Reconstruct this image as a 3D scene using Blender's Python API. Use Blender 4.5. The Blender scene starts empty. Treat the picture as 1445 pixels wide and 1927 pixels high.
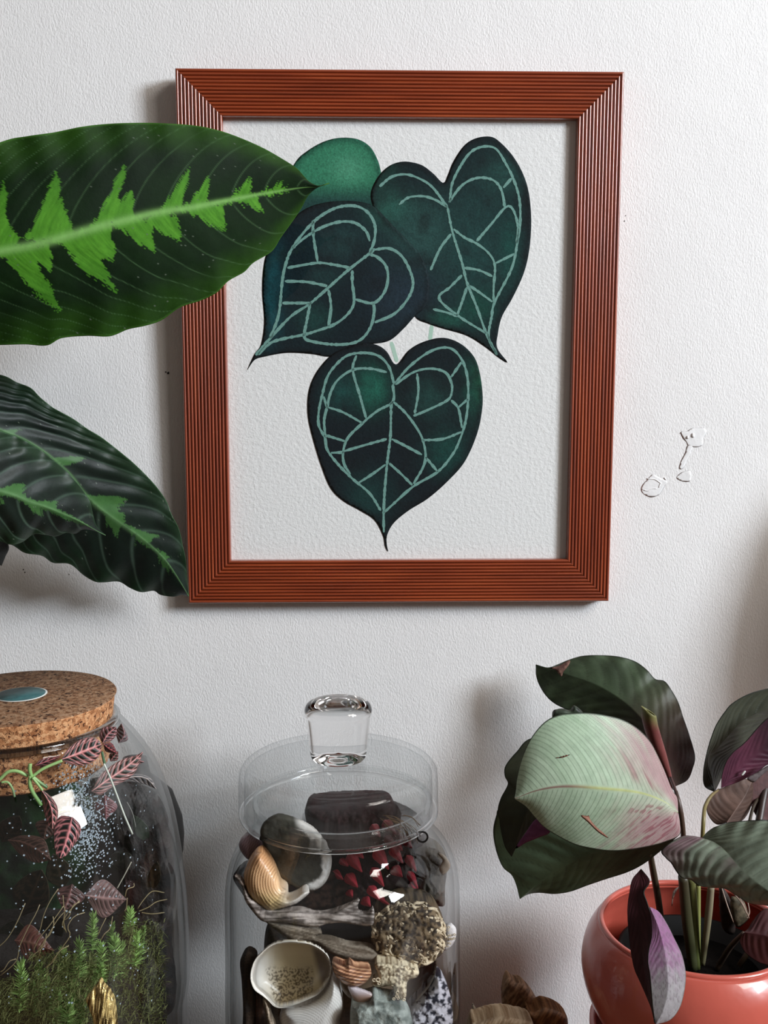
import bpy, bmesh, math, random
import numpy as np
from mathutils import Vector, Matrix
from mathutils.geometry import delaunay_2d_cdt
random.seed(7); rng = np.random.default_rng(7)
S = bpy.context.scene
COL = S.collection

# ---------------------------------------------------------------- camera
F_PX, W_PX, H_PX = 1900.0, 1445.0, 1927.0
PIT, YAW = math.radians(6.576), math.radians(1.477)
CAM = np.array([-0.0284, -0.696, 0.482])
FWD = np.array([math.sin(YAW)*math.cos(PIT), math.cos(YAW)*math.cos(PIT), -math.sin(PIT)])
RGT = np.array([math.cos(YAW), -math.sin(YAW), 0.0])
UPV = np.cross(RGT, FWD)
cd = bpy.data.cameras.new('camera'); cam = bpy.data.objects.new('camera', cd); COL.objects.link(cam)
cam.matrix_world = Matrix([[RGT[0], UPV[0], -FWD[0], CAM[0]], [RGT[1], UPV[1], -FWD[1], CAM[1]],
                           [RGT[2], UPV[2], -FWD[2], CAM[2]], [0, 0, 0, 1]])
cd.sensor_fit = 'VERTICAL'; cd.sensor_height = 36.0; cd.lens = 36.0*F_PX/H_PX
cd.clip_start = 0.01
S.camera = cam

# ---------------------------------------------------------------- world, light, exposure
wd = bpy.data.worlds.new('world'); S.world = wd; wd.use_nodes = True
bg = wd.node_tree.nodes['Background']; bg.inputs[0].default_value = (1.0, 0.90, 0.82, 1); bg.inputs[1].default_value = 0.135
def area(name, loc, target, sx, sy, radiance, col):
    l = bpy.data.lights.new(name, 'AREA'); l.shape = 'RECTANGLE'; l.size = sx; l.size_y = sy
    l.energy = radiance*math.pi*sx*sy; l.color = col
    o = bpy.data.objects.new(name, l); COL.objects.link(o); o.location = loc
    d = Vector(target)-Vector(loc); o.rotation_euler = d.to_track_quat('-Z', 'Y').to_euler(); return o
area('window_light', (1.98, -1.36, 1.27), (0.98, -1.36, 1.27), 0.74, 0.60, 74.0, (0.84, 0.92, 1.0))
area('soft_fill_light', (1.65, -1.45, 1.8), (0.05, 0.0, 0.35), 0.9, 0.7, 13.0, (1.0, 0.93, 0.86))  # added soft warm fill from the upper right; no window stands there
S.view_settings.view_transform = 'Standard'; S.view_settings.look = 'None'
S.view_settings.exposure = 0.12; S.view_settings.gamma = 1.0; S.view_settings.use_curve_mapping = False
S.cycles.max_bounces = 10; S.cycles.transparent_max_bounces = 32; S.cycles.transmission_bounces = 10
S.cycles.caustics_reflective = False; S.cycles.caustics_refractive = False; S.cycles.sample_clamp_indirect = 6.0

# ---------------------------------------------------------------- helpers
def at(px, py, y):
    """World point(s) on the plane Y=y seen at photograph pixel (px,py)."""
    px = np.asarray(px, float); py = np.asarray(py, float); y = np.asarray(y, float)
    a = (px-W_PX/2)/F_PX; b = -(py-H_PX/2)/F_PX
    d = FWD[None, :]+a.reshape(-1, 1)*RGT+b.reshape(-1, 1)*UPV
    t = (y.reshape(-1)-CAM[1])/d[:, 1]
    return CAM+t[:, None]*d
def at1(px, py, y): return at([px], [py], [y])[0]
def Z(ox, oy, s, pts): return [(ox+p[0]/s, oy+p[1]/s) for p in pts]
def lin(r, g, b, k=1.0):
    return np.array([(c/255/12.92 if c/255 <= 0.04045 else ((c/255+0.055)/1.055)**2.4)*k for c in (r, g, b)])
def cr(pts, n, closed=False):
    """Catmull-Rom through pts, resampled to n points by arc length."""
    P = np.array(pts, float); m = len(P)
    if closed: Q = np.vstack([P[-1], P, P[0], P[1]]); segs = m
    else: Q = np.vstack([2*P[0]-P[1], P, 2*P[-1]-P[-2]]); segs = m-1
    out = []
    t = np.linspace(0, 1, 12, endpoint=False)[:, None]
    for i in range(segs):
        p0, p1, p2, p3 = Q[i:i+4]
        out.append(0.5*(2*p1+(p2-p0)*t+(2*p0-5*p1+4*p2-p3)*t*t+(3*p1-p0-3*p2+p3)*t**3))
    out = np.vstack(out+([P[-1:]] if not closed else [P[:1]]))
    L = np.r_[0, np.cumsum(np.linalg.norm(np.diff(out, axis=0), axis=1))]
    s = np.linspace(0, L[-1], n+1)[:-1] if closed else np.linspace(0, L[-1], n)
    return np.stack([np.interp(s, L, out[:, k]) for k in range(P.shape[1])], 1)
def h2(ix, iy, seed):
    v = np.sin(ix*127.1+iy*311.7+seed*74.7)*43758.5453
    return v-np.floor(v)
def vn(x, y, seed=0):
    x = np.asarray(x, float); y = np.asarray(y, float)
    ix, iy = np.floor(x), np.floor(y); fx, fy = x-ix, y-iy
    fx = fx*fx*(3-2*fx); fy = fy*fy*(3-2*fy)
    a = h2(ix, iy, seed); b = h2(ix+1, iy, seed); c = h2(ix, iy+1, seed); d = h2(ix+1, iy+1, seed)
    return (a*(1-fx)+b*fx)*(1-fy)+(c*(1-fx)+d*fx)*fy
def fbm(x, y, seed=0, o=4):
    s = 0; a = .5
    for i in range(o): s = s+a*vn(x*2**i, y*2**i, seed+i*13); a *= .5
    return s/(1-.5**o)
def inpoly(x, y, poly):
    P = np.array(poly, float); r = np.zeros(x.shape, bool); j = len(P)-1
    for i in range(len(P)):
        c = ((P[i, 1] > y) != (P[j, 1] > y)) & (x < (P[j, 0]-P[i, 0])*(y-P[i, 1])/(P[j, 1]-P[i, 1]+1e-12)+P[i, 0])
        r ^= c; j = i
    return r
def mix(a, b, t):
    t = np.clip(np.asarray(t, float), 0, 1)[:, None]; return np.asarray(a)*(1-t)+np.asarray(b)*t
def sst(a, b, x):
    t = np.clip((x-a)/(b-a), 0, 1); return t*t*(3-2*t)

ORG = {}
def tag(o, label, cat, group=None):
    o['label'] = label; o['category'] = cat
    if group: o['group'] = group
    return o
def thing(name, loc, label, cat, group=None):
    o = bpy.data.objects.new(name, None); COL.objects.link(o); o.location = loc; o.empty_display_size = .01
    ORG[o] = np.array(loc, float); return tag(o, label, cat, group)
def mesh(name, V, Fc, mat, parent=None, col=None, smooth=True, uv=None, origin=None, solid=0, sub=0):
    V = np.asarray(V, float)
    if parent is not None: org = ORG[parent]
    elif origin is not None: org = np.array(origin, float)
    else: org = np.array([V[:, 0].mean(), V[:, 1].mean(), V[:, 2].min()])
    me = bpy.data.meshes.new(name)
    me.from_pydata((V-org).tolist(), [], [tuple(int(i) for i in f) for f in Fc])
    if smooth: me.polygons.foreach_set('use_smooth', [True]*len(me.polygons))
    if col is not None:
        ca = me.color_attributes.new('Col', 'FLOAT_COLOR', 'POINT')
        c4 = np.ones((len(V), 4), np.float32); c4[:, :3] = col
        ca.data.foreach_set('color', c4.ravel())
    me.materials.append(mat); me.update()
    o = bpy.data.objects.new(name, me); COL.objects.link(o)
    if parent is not None: o.parent = parent
    else: o.location = org
    ORG[o] = org
    if solid:
        m = o.modifiers.new('thickness', 'SOLIDIFY'); m.thickness = solid; m.offset = 0
    if sub:
        m = o.modifiers.new('subd', 'SUBSURF'); m.levels = sub; m.render_levels = sub
    return o
def tube_vf(P, R, n=10, cap=True):
    P = np.asarray(P, float); m = len(P); R = np.broadcast_to(np.asarray(R, float), (m,))
    T = np.gradient(P, axis=0); T /= np.linalg.norm(T, axis=1)[:, None]+1e-12
    u = np.cross(T[0], [0, 0, 1.0]);
    if np.linalg.norm(u) < 1e-3: u = np.cross(T[0], [1.0, 0, 0])
    u /= np.linalg.norm(u); V = []; F = []
    a = np.linspace(0, 2*np.pi, n, endpoint=False)
    for i in range(m):
        u = u-T[i]*np.dot(u, T[i]); u /= np.linalg.norm(u); w = np.cross(T[i], u)
        V.append(P[i]+R[i]*(np.cos(a)[:, None]*u+np.sin(a)[:, None]*w))
    V = np.vstack(V)
    for i in range(m-1):
        for k in range(n):
            F.append((i*n+k, i*n+(k+1) % n, (i+1)*n+(k+1) % n, (i+1)*n+k))
    if cap: F.append(tuple(range(n))[::-1]); F.append(tuple((m-1)*n+k for k in range(n)))
    return V, F
def tube(name, P, R, mat, parent=None, n=10, res=None, col=None, **k):
    P = np.asarray(P, float)
    R = np.broadcast_to(np.asarray(R, float), (len(P),))
    if res:
        Q = cr(np.c_[P, R], res); P, R = Q[:, :3], Q[:, 3]
    V, F = tube_vf(P, R, n)
    return mesh(name, V, F, mat, parent, col=None if col is None else np.repeat(col, n, axis=0), **k)
def ptube(name, pts, ys, rpx, mat, parent=None, res=24, n=10, **k):
    pts = np.array(pts, float); ys = np.broadcast_to(np.asarray(ys, float), (len(pts),))
    P = at(pts[:, 0], pts[:, 1], ys)
    dep = (P-CAM)@FWD
    R = np.broadcast_to(np.asarray(rpx, float), (len(pts),))*dep/F_PX
    return tube(name, P, R, mat, parent, n=n, res=res, **k)
def lathe(name, prof, c, mat, parent=None, n=96, smooth=True, colf=None, sy=1.0, **k):
    V = []; F = []; m = len(prof)
    a = np.linspace(0, 2*np.pi, n, endpoint=False)
    for r, z in prof: V.append(np.c_[c[0]+r*np.cos(a), c[1]+sy*r*np.sin(a), np.full(n, c[2]+z)])
    V = np.vstack(V)
    for i in range(m-1):
        for j in range(n): F.append((i*n+j, i*n+(j+1) % n, (i+1)*n+(j+1) % n, (i+1)*n+j))
    if prof[0][0] > 0: F.append(tuple(range(n))[::-1])
    if prof[-1][0] > 0: F.append(tuple((m-1)*n+j for j in range(n)))
    col = colf(V) if colf else None
    return mesh(name, V, F, mat, parent, smooth=smooth, col=col, **k)
def box(name, lo, hi, mat, parent=None, **k):
    x0, y0, z0 = lo; x1, y1, z1 = hi
    V = [(x0,y0,z0),(x1,y0,z0),(x1,y1,z0),(x0,y1,z0),(x0,y0,z1),(x1,y0,z1),(x1,y1,z1),(x0,y1,z1)]
    F = [(0,3,2,1),(4,5,6,7),(0,1,5,4),(1,2,6,5),(2,3,7,6),(3,0,4,7)]
    return mesh(name, V, F, mat, parent, smooth=False, **k)

def blob(name, outline, y, H, mat, parent=None, colf=None, R=None, disp=None, step=4.0, back=.7, concave=0, yf=None, smoothn=True, th=.0012, **k):
    """A solid body whose outline stands at depth y: swollen towards the front by H (metres) and the back; concave>0 hollows the front like a bowl."""
    O = np.array(outline, float)
    per = np.linalg.norm(np.diff(np.vstack([O, O[:1]]), axis=0), axis=1).sum()
    n = max(12, int(per/step)); O = cr(O, n, True) if smoothn else O
    n = len(O)
    x0, y0 = O.min(0); x1, y1 = O.max(0)
    gx, gy = np.meshgrid(np.arange(x0, x1, step), np.arange(y0, y1, step*.87))
    gx = gx+((np.arange(gx.shape[0]) % 2)*step*.5)[:, None]
    gx, gy = gx.ravel(), gy.ravel()
    m = inpoly(gx, gy, O); gx, gy = gx[m], gy[m]
    dE = lambda x, y: np.min(np.hypot(x[:, None]-O[None, :, 0], y[:, None]-O[None, :, 1]), axis=1)
    if len(gx):
        d = dE(gx, gy); m = d > step*.55; gx, gy, d = gx[m], gy[m], d[m]
    pts = [Vector((float(a), float(b))) for a, b in O]+[Vector((float(a), float(b))) for a, b in zip(gx, gy)]
    res = delaunay_2d_cdt(pts, [], [list(range(n))], 1, 1e-4)
    P = np.array([(v[0], v[1]) for v in res[0]]); T = res[2]
    d = dE(P[:, 0], P[:, 1]); edge = d < 1e-3
    Rm = R or max(d.max(), 1e-6)
    t = np.clip(d/Rm, 0, 1); h = H*np.sqrt(np.clip(1-(1-t)**2, 0, 1))
    yb = np.full(len(P), float(y)) if yf is None else yf(P[:, 0], P[:, 1])
    dd = disp(P[:, 0], P[:, 1])*np.clip(t*3, 0, 1) if disp else 0
    if concave:
        rim = th*np.sin(np.clip(d/6, 0, 1)*np.pi)
        front = yb+concave*np.sqrt(np.clip(1-(1-t)**2, 0, 1))-rim+dd; rear = front+th*1.5+rim
        rear[edge] = yb[edge]; front[edge] = yb[edge]
    else:
        front = yb-h+dd; rear = yb+h*back; front[edge] = yb[edge]; rear[edge] = yb[edge]
    VF = at(P[:, 0], P[:, 1], front)
    # the rear surface is offset along Y from the front point, so the body keeps its outline from elsewhere too
    VR = VF.copy(); VR[:, 1] += (rear-front)
    idx = np.arange(len(P)); ridx = np.full(len(P), -1); inner = ~edge
    ridx[inner] = len(P)+np.arange(inner.sum()); ridx[edge] = idx[edge]
    V = np.vstack([VF, VR[inner]])
    Fc = []
    for f in T:
        a, b, c = f[:3]
        A = P[b]-P[a]; B = P[c]-P[a]
        if A[0]*B[1]-A[1]*B[0] < 0: b, c = c, b
        Fc.append((a, c, b)); Fc.append((ridx[a], ridx[b], ridx[c]))
    Fc = [f for f in Fc if len(set(f)) == 3]
    col = None
    if colf is not None:
        c = colf(P[:, 0], P[:, 1], d); c = np.broadcast_to(c, (len(P), 3)); col = np.vstack([c, c[inner]])
    return mesh(name, V, Fc, mat, parent, col=col, **k)

def leaf(name, mid, e1, e2, ys, mat, parent, colf, N=60, M=30, fold=(0, 0), arch=0, curl=(0, 0), nv=12, quilt=0, kk=.32, ripple=0, solid=.0005, pw=1.3, rfreq=9):
    """Leaf blade from midrib and two edges (each base to tip, in photograph pixels) at depths ys=(base,tip)."""
    m_, a_, b_ = cr(mid, N+1), cr(e1, N+1), cr(e2, N+1)
    u = np.linspace(0, 1, N+1)[:, None]; v = np.linspace(-1, 1, 2*M+1)[None, :]
    av = np.abs(v); U = np.repeat(u, 2*M+1, 1); AV = np.repeat(av, N+1, 0); V_ = np.repeat(v, N+1, 0)
    E = np.where((v < 0)[..., None], a_[:, None, :], b_[:, None, :])
    P = m_[:, None, :]+av[..., None]*(E-m_[:, None, :])
    px, py = P[..., 0], P[..., 1]
    kv = kk*AV**pw; u0 = (U-kv)/(1-kv)
    y = ys[0]+(ys[1]-ys[0])*U+arch*np.sin(np.pi*U)
    fo = np.where(V_ < 0, fold[0], fold[1]); cu = np.where(V_ < 0, curl[0], curl[1])
    env = np.sin(np.pi*np.clip(U, .0, 1))**.5
    y = y+(fo*AV+cu*AV**2)*env
    y = y+quilt*np.cos(2*np.pi*nv*u0)*np.clip(AV*4, 0, 1)*(1-AV**3)*env
    y = y+ripple*AV**3*np.sin(U*rfreq*2*np.pi+V_*1.3)*env
    X = at(px.ravel(), py.ravel(), y.ravel())
    w = 2*M+1; F = [(i*w+j, (i+1)*w+j, (i+1)*w+j+1, i*w+j+1) for i in range(N) for j in range(w-1)]
    c = colf(dict(u=U.ravel(), v=V_.ravel(), av=AV.ravel(), u0=u0.ravel(), px=px.ravel(), py=py.ravel(), nv=nv))
    return mesh(name, X, F, mat, parent, col=c, solid=solid)
def vein(D, wd=.06, per=1.0):
    """strength of the lateral veins at each leaf vertex"""
    f = D['u0']*D['nv']*per; f = np.abs(f-np.round(f))
    return np.exp(-(f/wd)**2)*(D['u0'] > -.3)

# ---------------------------------------------------------------- materials
def newmat(name):
    m = bpy.data.materials.new(name); m.use_nodes = True
    return m, m.node_tree, m.node_tree.nodes['Principled BSDF'], m.node_tree.nodes['Material Output']
def nnode(t, kind, **k):
    n = t.nodes.new(kind)
    for a, b in k.items(): setattr(n, a, b)
    return n
def ramp(t, src, stops):
    r = t.nodes.new('ShaderNodeValToRGB'); e = r.color_ramp.elements
    while len(e) < len(stops): e.new(.5)
    for x, (p, c) in zip(e, stops):
        x.position = p; x.color = (*c, 1) if len(c) == 3 else c
    t.links.new(src, r.inputs[0]); return r.outputs[0]
def coords(t, sc=(1, 1, 1), rot=(0, 0, 0)):
    tc = t.nodes.new('ShaderNodeTexCoord'); mp = t.nodes.new('ShaderNodeMapping')
    mp.inputs['Scale'].default_value = sc; mp.inputs['Rotation'].default_value = rot
    t.links.new(tc.outputs['Object'], mp.inputs[0]); return mp.outputs[0]
def noise(t, vec, scale, detail=3, rough=.5, dist=0):
    n = t.nodes.new('ShaderNodeTexNoise'); n.inputs['Scale'].default_value = scale; n.inputs['Detail'].default_value = detail
    n.inputs['Roughness'].default_value = rough; n.inputs['Distortion'].default_value = dist
    t.links.new(vec, n.inputs['Vector']); return n.outputs['Fac']
def bump(t, h, dist, strength=1.0):
    b = t.nodes.new('ShaderNodeBump'); b.inputs['Distance'].default_value = dist; b.inputs['Strength'].default_value = strength
    t.links.new(h, b.inputs['Height']); return b.outputs[0]
def mat(name, col=None, rough=.6, spec=.5, metal=0, nscale=None, ncol=None, bscale=None, bdist=.0002, coat=0, nfac=.5, stretch=(1, 1, 1), trans=0, coatr=.1, rot=(0, 0, 0), sss=0):
    """col None: reads the mesh's own colour attribute."""
    m, t, b, out = newmat(name)
    b.inputs['Roughness'].default_value = rough; b.inputs['Specular IOR Level'].default_value = spec
    b.inputs['Metallic'].default_value = metal; b.inputs['Coat Weight'].default_value = coat; b.inputs['Coat Roughness'].default_value = coatr
    if col is None:
        a = nnode(t, 'ShaderNodeVertexColor'); a.layer_name = 'Col'; src = a.outputs[0]
    else:
        r = nnode(t, 'ShaderNodeRGB'); r.outputs[0].default_value = (*col, 1); src = r.outputs[0]
    vec = coords(t, stretch, rot)
    if nscale:
        f = noise(t, vec, nscale, 4, .6)
        fr = ramp(t, f, [(.5-.5*nfac*.6, (0, 0, 0)), (.5+.5*nfac*.6, (1, 1, 1))])
        mx = nnode(t, 'ShaderNodeMix', data_type='RGBA', blend_type='MIX' if ncol is not None else 'MULTIPLY')
        t.links.new(fr, mx.inputs[0]); t.links.new(src, mx.inputs[6])
        mx.inputs[7].default_value = (*ncol, 1) if ncol is not None else (.6, .6, .6, 1)
        src = mx.outputs[2]
    t.links.new(src, b.inputs['Base Color'])
    if bscale:
        t.links.new(bump(t, noise(t, vec, bscale, 4, .6), bdist), b.inputs['Normal'])
    if trans:
        tr = nnode(t, 'ShaderNodeBsdfTranslucent'); t.links.new(src, tr.inputs[0])
        ms = nnode(t, 'ShaderNodeMixShader'); ms.inputs[0].default_value = trans
        t.links.new(b.outputs[0], ms.inputs[1]); t.links.new(tr.outputs[0], ms.inputs[2]); t.links.new(ms.outputs[0], out.inputs[0])
    return m
def thin_glass(name, tint=(.985, .99, .99), edge=(.62, .65, .66), refl=1.0, rough=.01, dust=0):
    m, t, b, out = newmat(name); t.nodes.remove(b)
    lw = nnode(t, 'ShaderNodeLayerWeight'); lw.inputs[0].default_value = .5
    p5 = nnode(t, 'ShaderNodeMath', operation='POWER'); t.links.new(lw.outputs['Facing'], p5.inputs[0]); p5.inputs[1].default_value = 4.5
    ma = nnode(t, 'ShaderNodeMath', operation='MULTIPLY_ADD'); t.links.new(p5.outputs[0], ma.inputs[0]); ma.inputs[1].default_value = .8*refl; ma.inputs[2].default_value = .042*refl
    tr = nnode(t, 'ShaderNodeBsdfTransparent'); gl = nnode(t, 'ShaderNodeBsdfGlossy'); gl.inputs['Roughness'].default_value = rough
    tc = ramp(t, p5.outputs[0], [(0, tint), (.6, tuple(.6*a+.4*c for a, c in zip(tint, edge))), (1, edge)]); t.links.new(tc, tr.inputs[0])
    ms = nnode(t, 'ShaderNodeMixShader'); t.links.new(ma.outputs[0], ms.inputs[0]); t.links.new(tr.outputs[0], ms.inputs[1]); t.links.new(gl.outputs[0], ms.inputs[2])
    last = ms.outputs[0]
    if dust:
        df = nnode(t, 'ShaderNodeBsdfDiffuse'); df.inputs[0].default_value = (.75, .75, .75, 1)
        nz = noise(t, coords(t), 60, 5, .7); nr = ramp(t, nz, [(.35, (0, 0, 0)), (.75, (dust,)*3)])
        m2 = nnode(t, 'ShaderNodeMixShader'); t.links.new(nr, m2.inputs[0]); t.links.new(last, m2.inputs[1]); t.links.new(df.outputs[0], m2.inputs[2]); last = m2.outputs[0]
    t.links.new(last, out.inputs[0]); return m

# plaster wall
def wall_material():
    m, t, b, out = newmat('plaster')
    b.inputs['Roughness'].default_value = .62; b.inputs['Specular IOR Level'].default_value = .35
    v = coords(t, (1, 1, 1), (0, math.radians(28), 0)); vs = coords(t, (1.5, 1, .75), (0, math.radians(28), 0))
    c = ramp(t, noise(t, v, 9, 3), [(.3, (.76, .745, .735)), (.7, (.80, .785, .775))]); t.links.new(c, b.inputs['Base Color'])
    a = noise(t, vs, 620, 2, .5, .5); a2 = noise(t, v, 60, 2)
    ad = nnode(t, 'ShaderNodeMath', operation='MULTIPLY_ADD'); t.links.new(a2, ad.inputs[0]); ad.inputs[1].default_value = .8; t.links.new(a, ad.inputs[2])
    t.links.new(bump(t, ad.outputs[0], .0009, .42), b.inputs['Normal']); return m
M_wall = wall_material()
M_filler = mat('filler', (.80, .79, .785), rough=.25, spec=.5, bscale=70, bdist=.0008)
M_floor = mat('floor_boards', tuple(lin(110, 80, 55)), rough=.5, nscale=6, stretch=(1, 8, 1))
M_shelf = mat('shelf_wood', tuple(lin(120, 88, 62)), rough=.45, nscale=25, stretch=(1, 12, 1), bscale=60)
M_dark = mat('dark_speck', (.01, .01, .01))
def cherry(axis):
    m, t, b, out = newmat('cherry_wood_'+'xz'[axis]); b.inputs['Roughness'].default_value = .30; b.inputs['Specular IOR Level'].default_value = .6
    b.inputs['Coat Weight'].default_value = .9; b.inputs['Coat Roughness'].default_value = .27
    v = coords(t, (2, 40, 40) if axis == 0 else (40, 40, 2))
    c = ramp(t, noise(t, v, 6, 5, .65), [(.25, tuple(lin(100, 36, 16))), (.55, tuple(lin(140, 58, 26))), (.8, tuple(lin(164, 78, 38)))])
    t.links.new(c, b.inputs['Base Color']); t.links.new(bump(t, noise(t, v, 14, 3), .00012, .6), b.inputs['Normal']); return m
M_chx, M_chz = cherry(0), cherry(1)
M_paper = mat('watercolour_paper', (.86, .86, .845), rough=.9, spec=.1, bscale=420, bdist=.0005)
def paint_mat():
    m, t, b, out = newmat('watercolour'); b.inputs['Roughness'].default_value = .8; b.inputs['Specular IOR Level'].default_value = .15
    a = nnode(t, 'ShaderNodeVertexColor'); a.layer_name = 'Col'; v = coords(t)
    f = ramp(t, noise(t, v, 900, 4, .8), [(.3, (.62,)*3), (.72, (1.55,)*3)])
    mx = nnode(t, 'ShaderNodeMix', data_type='RGBA', blend_type='MULTIPLY'); mx.inputs[0].default_value = 1
    t.links.new(a.outputs[0], mx.inputs[6]); t.links.new(f, mx.inputs[7])
    t.links.new(mx.outputs[2], b.inputs['Base Color']); t.links.new(bump(t, noise(t, v, 420, 3), .0003), b.inputs['Normal']); return m
M_paint = paint_mat()
M_paintline = mat('chalky_vein_paint', tuple(lin(132, 174, 164)), rough=.85, spec=.1, nscale=1400, ncol=tuple(lin(92, 134, 126)), nfac=.7)
M_pane = thin_glass('picture_glass', (.985, .985, .985), (.9, .9, .9), .45, .004)
M_leaf = mat('leaf_velvet', None, rough=.6, spec=.07, bscale=500, bdist=.0001, coat=.0, coatr=.4, nscale=260, nfac=1.6)
M_leafg = mat('leaf_gloss', None, rough=.5, spec=.28, bscale=420, bdist=.00012, trans=.06, nscale=180, nfac=1.8)
M_stem = mat('petiole', None, rough=.45, bscale=300, bdist=.0001)
M_glass = thin_glass('jar_glass')
M_glassd = thin_glass('lid_glass', (.985, .99, .99), (.62, .64, .66), .6, .02, .04)
M_any = mat('natural', None, rough=.7, spec=.3, bscale=260, bdist=.0005, nscale=320, nfac=1.2)
M_anys = mat('natural_smooth', None, rough=.35, spec=.5, bscale=200, bdist=.0001)

# ---------------------------------------------------------------- the setting
wall = box('wall_back', (-1.9, 0, -.75), (1.9, .12, 1.9), M_wall); wall['kind'] = 'structure'
fl = box('floor', (-1.9, -3.2, -.85), (1.9, .12, -.75), M_floor); fl['kind'] = 'structure'
wx = 1.9
wv = []
def wallright():
    y0, y1, z0, z1 = -1.72, -1.02, .86, 1.68
    bm = []
    V, F = [], []
    for lo, hi in (((wx, -3.2, -.75), (wx+.06, y0, 1.9)), ((wx, y1, -.75), (wx+.06, .12, 1.9)), ((wx, y0, -.75), (wx+.06, y1, z0)), ((wx, y0, z1), (wx+.06, y1, 1.9))):
        b = len(V); a = lo; c = hi
        V += [(a[0],a[1],a[2]),(c[0],a[1],a[2]),(c[0],c[1],a[2]),(a[0],c[1],a[2]),(a[0],a[1],c[2]),(c[0],a[1],c[2]),(c[0],c[1],c[2]),(a[0],c[1],c[2])]
        F += [tuple(b+i for i in f) for f in ((0,3,2,1),(4,5,6,7),(0,1,5,4),(1,2,6,5),(2,3,7,6),(3,0,4,7))]
    o = mesh('wall_right', V, F, M_wall, smooth=False); o['kind'] = 'structure'
    for lo, hi in (((wx+.01, y0, z0), (wx+.04, y0+.03, z1)), ((wx+.01, y1-.03, z0), (wx+.04, y1, z1)), ((wx+.01, y0+.03, z0), (wx+.04, y1-.03, z0+.03)), ((wx+.01, y0+.03, z1-.03), (wx+.04, y1-.03, z1))):
        box('window_frame', lo, hi, M_filler, o)
wallright()
sh = box('shelf', (-.62, -.33, -.03), (.62, -.0005, 0), M_shelf)
tag(sh, 'brown wooden shelf carrying the glass jars and the terracotta pot', 'shelf')

# marks on the wall
def wp(pts): return Z(1150, 760, 4.898, pts)
for pts in ([(640,262),(700,250),(740,225),(790,222),(860,225),(880,260),(850,320),(840,380),(790,400),(740,395),(705,385),(690,350),(660,320)],
            [(380,650),(430,670),(490,700),(520,720),(500,750),(470,800),(440,840),(370,862),(310,840),(275,800),(285,750),(330,700)],
            [(700,385),(750,385),(735,450),(700,520),(670,590),(625,600),(640,530),(680,450)],
            [(650,630),(730,620),(735,700),(700,720),(640,710),(600,680)]):
    blob('filler_patch', wp(pts), -.0001, .00016, M_filler, wall, step=3, back=.2, R=30)
for c, rr in (((755, 290), 20), ((705, 308), 14), ((650, 264), 8)):
    a = np.linspace(0, 2*np.pi, 14, endpoint=False)
    blob('filler_drip', wp([(c[0]+rr*.8*math.cos(t), c[1]+rr*1.2*math.sin(t)) for t in a]), -.0004, .0008, M_filler, wall, step=1.5, back=.3)
for pts in ([(330,690),(400,695),(440,720),(460,735)], [(440,770),(450,740),(465,730)], [(300,795),(340,800),(380,780),(420,780)], [(490,680),(505,700)]):
    ptube('filler_ridge', wp(pts), -.0003, .9, M_filler, wall, res=10, n=6)
for (x, y, r) in ((316, 702, 3), (312, 700, 1.6), (44, 1072, 1.4), (47, 1077, 1.2), (130, 1081, 1.0), (1117, 1246, 1.3), (1175, 416, 1.2), (1177, 406, 1)):
    a = np.linspace(0, 2*np.pi, 7, endpoint=False)
    blob('dark_fleck', [(x+r*math.cos(t)*random.uniform(.6, 1.2), y+r*math.sin(t)*random.uniform(.6, 1.2)) for t in a], -.0002, .0003, M_dark, wall, step=1)

# ---------------------------------------------------------------- picture frame
FW, FH, FZ, BAND, FD = .29, .35026, CAM[2]+.03355, .0296, .0125
def fy(z, d):   # front plane leans: y at height z (relative to centre), d = distance behind the front
    return -.0155-.005*(z/FH)+d
fr = thing('picture_frame', (0, -.0005, FZ-FH/2), 'cherry-red reeded wooden picture frame with a leaf watercolour, hung on the wall', 'picture frame')
def profile():
    P = [(0, FD), (0, .0016)]
    n = 13; w = BAND/n
    for i in range(n):
        for k in range(7):
            a = math.pi*(k/6); x = i*w+w*(.5-.5*math.cos(a)*.94); P.append((x, .0016-.0014*math.sin(a)-.0002))
    P += [(BAND, .0018), (BAND, FD)]
    return P
PR = profile()
def frame_side(which):
    V = []
    for (w, d) in PR:
        for s in (-1, 1):
            if which == 't': x, z = s*(FW/2-w), FH/2-w
            elif which == 'b': x, z = s*(FW/2-w), -FH/2+w
            elif which == 'l': x, z = -FW/2+w, s*(FH/2-w)
            else: x, z = FW/2-w, s*(FH/2-w)
            V.append((x, fy(z, d), FZ+z))
    n = len(PR)
    F = [(2*i, 2*i+1, 2*((i+1) % n)+1, 2*((i+1) % n)) for i in range(n)]
    V += V[:]   # the mitre faces keep their own corners so the reeds shade cleanly
    F += [tuple(2*n+2*i for i in range(n)), tuple(2*n+2*i+1 for i in range(n))[::-1]]
    o = mesh('frame_side', V, F, M_chx if which in 'tb' else M_chz, fr, smooth=True)
    o.data.polygons.foreach_set('use_smooth', [1 < i < n-3 for i in range(len(F))])
    flip = {'t': 0, 'b': 1, 'l': 0, 'r': 1}[which]
    f0 = o.data.polygons[len(PR)//2]
    if f0.normal.y > 0: o.data.flip_normals()
    return o
for w in 'tblr': frame_side(w)
def sheet(name, d, m, inset=.001, th=.0006):
    V = []; x = FW/2-BAND+.004-inset; zz = FH/2-BAND+.004-inset
    for dd in (d, d+th):
        for s, q in ((-1, -1), (1, -1), (1, 1), (-1, 1)): V.append((s*x, fy(q*zz, dd), FZ+q*zz))
    F = [(0, 1, 2, 3), (7, 6, 5, 4), (0, 4, 5, 1), (1, 5, 6, 2), (2, 6, 7, 3), (3, 7, 4, 0)]
    return mesh(name, V, F, m, fr, smooth=False)
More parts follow.
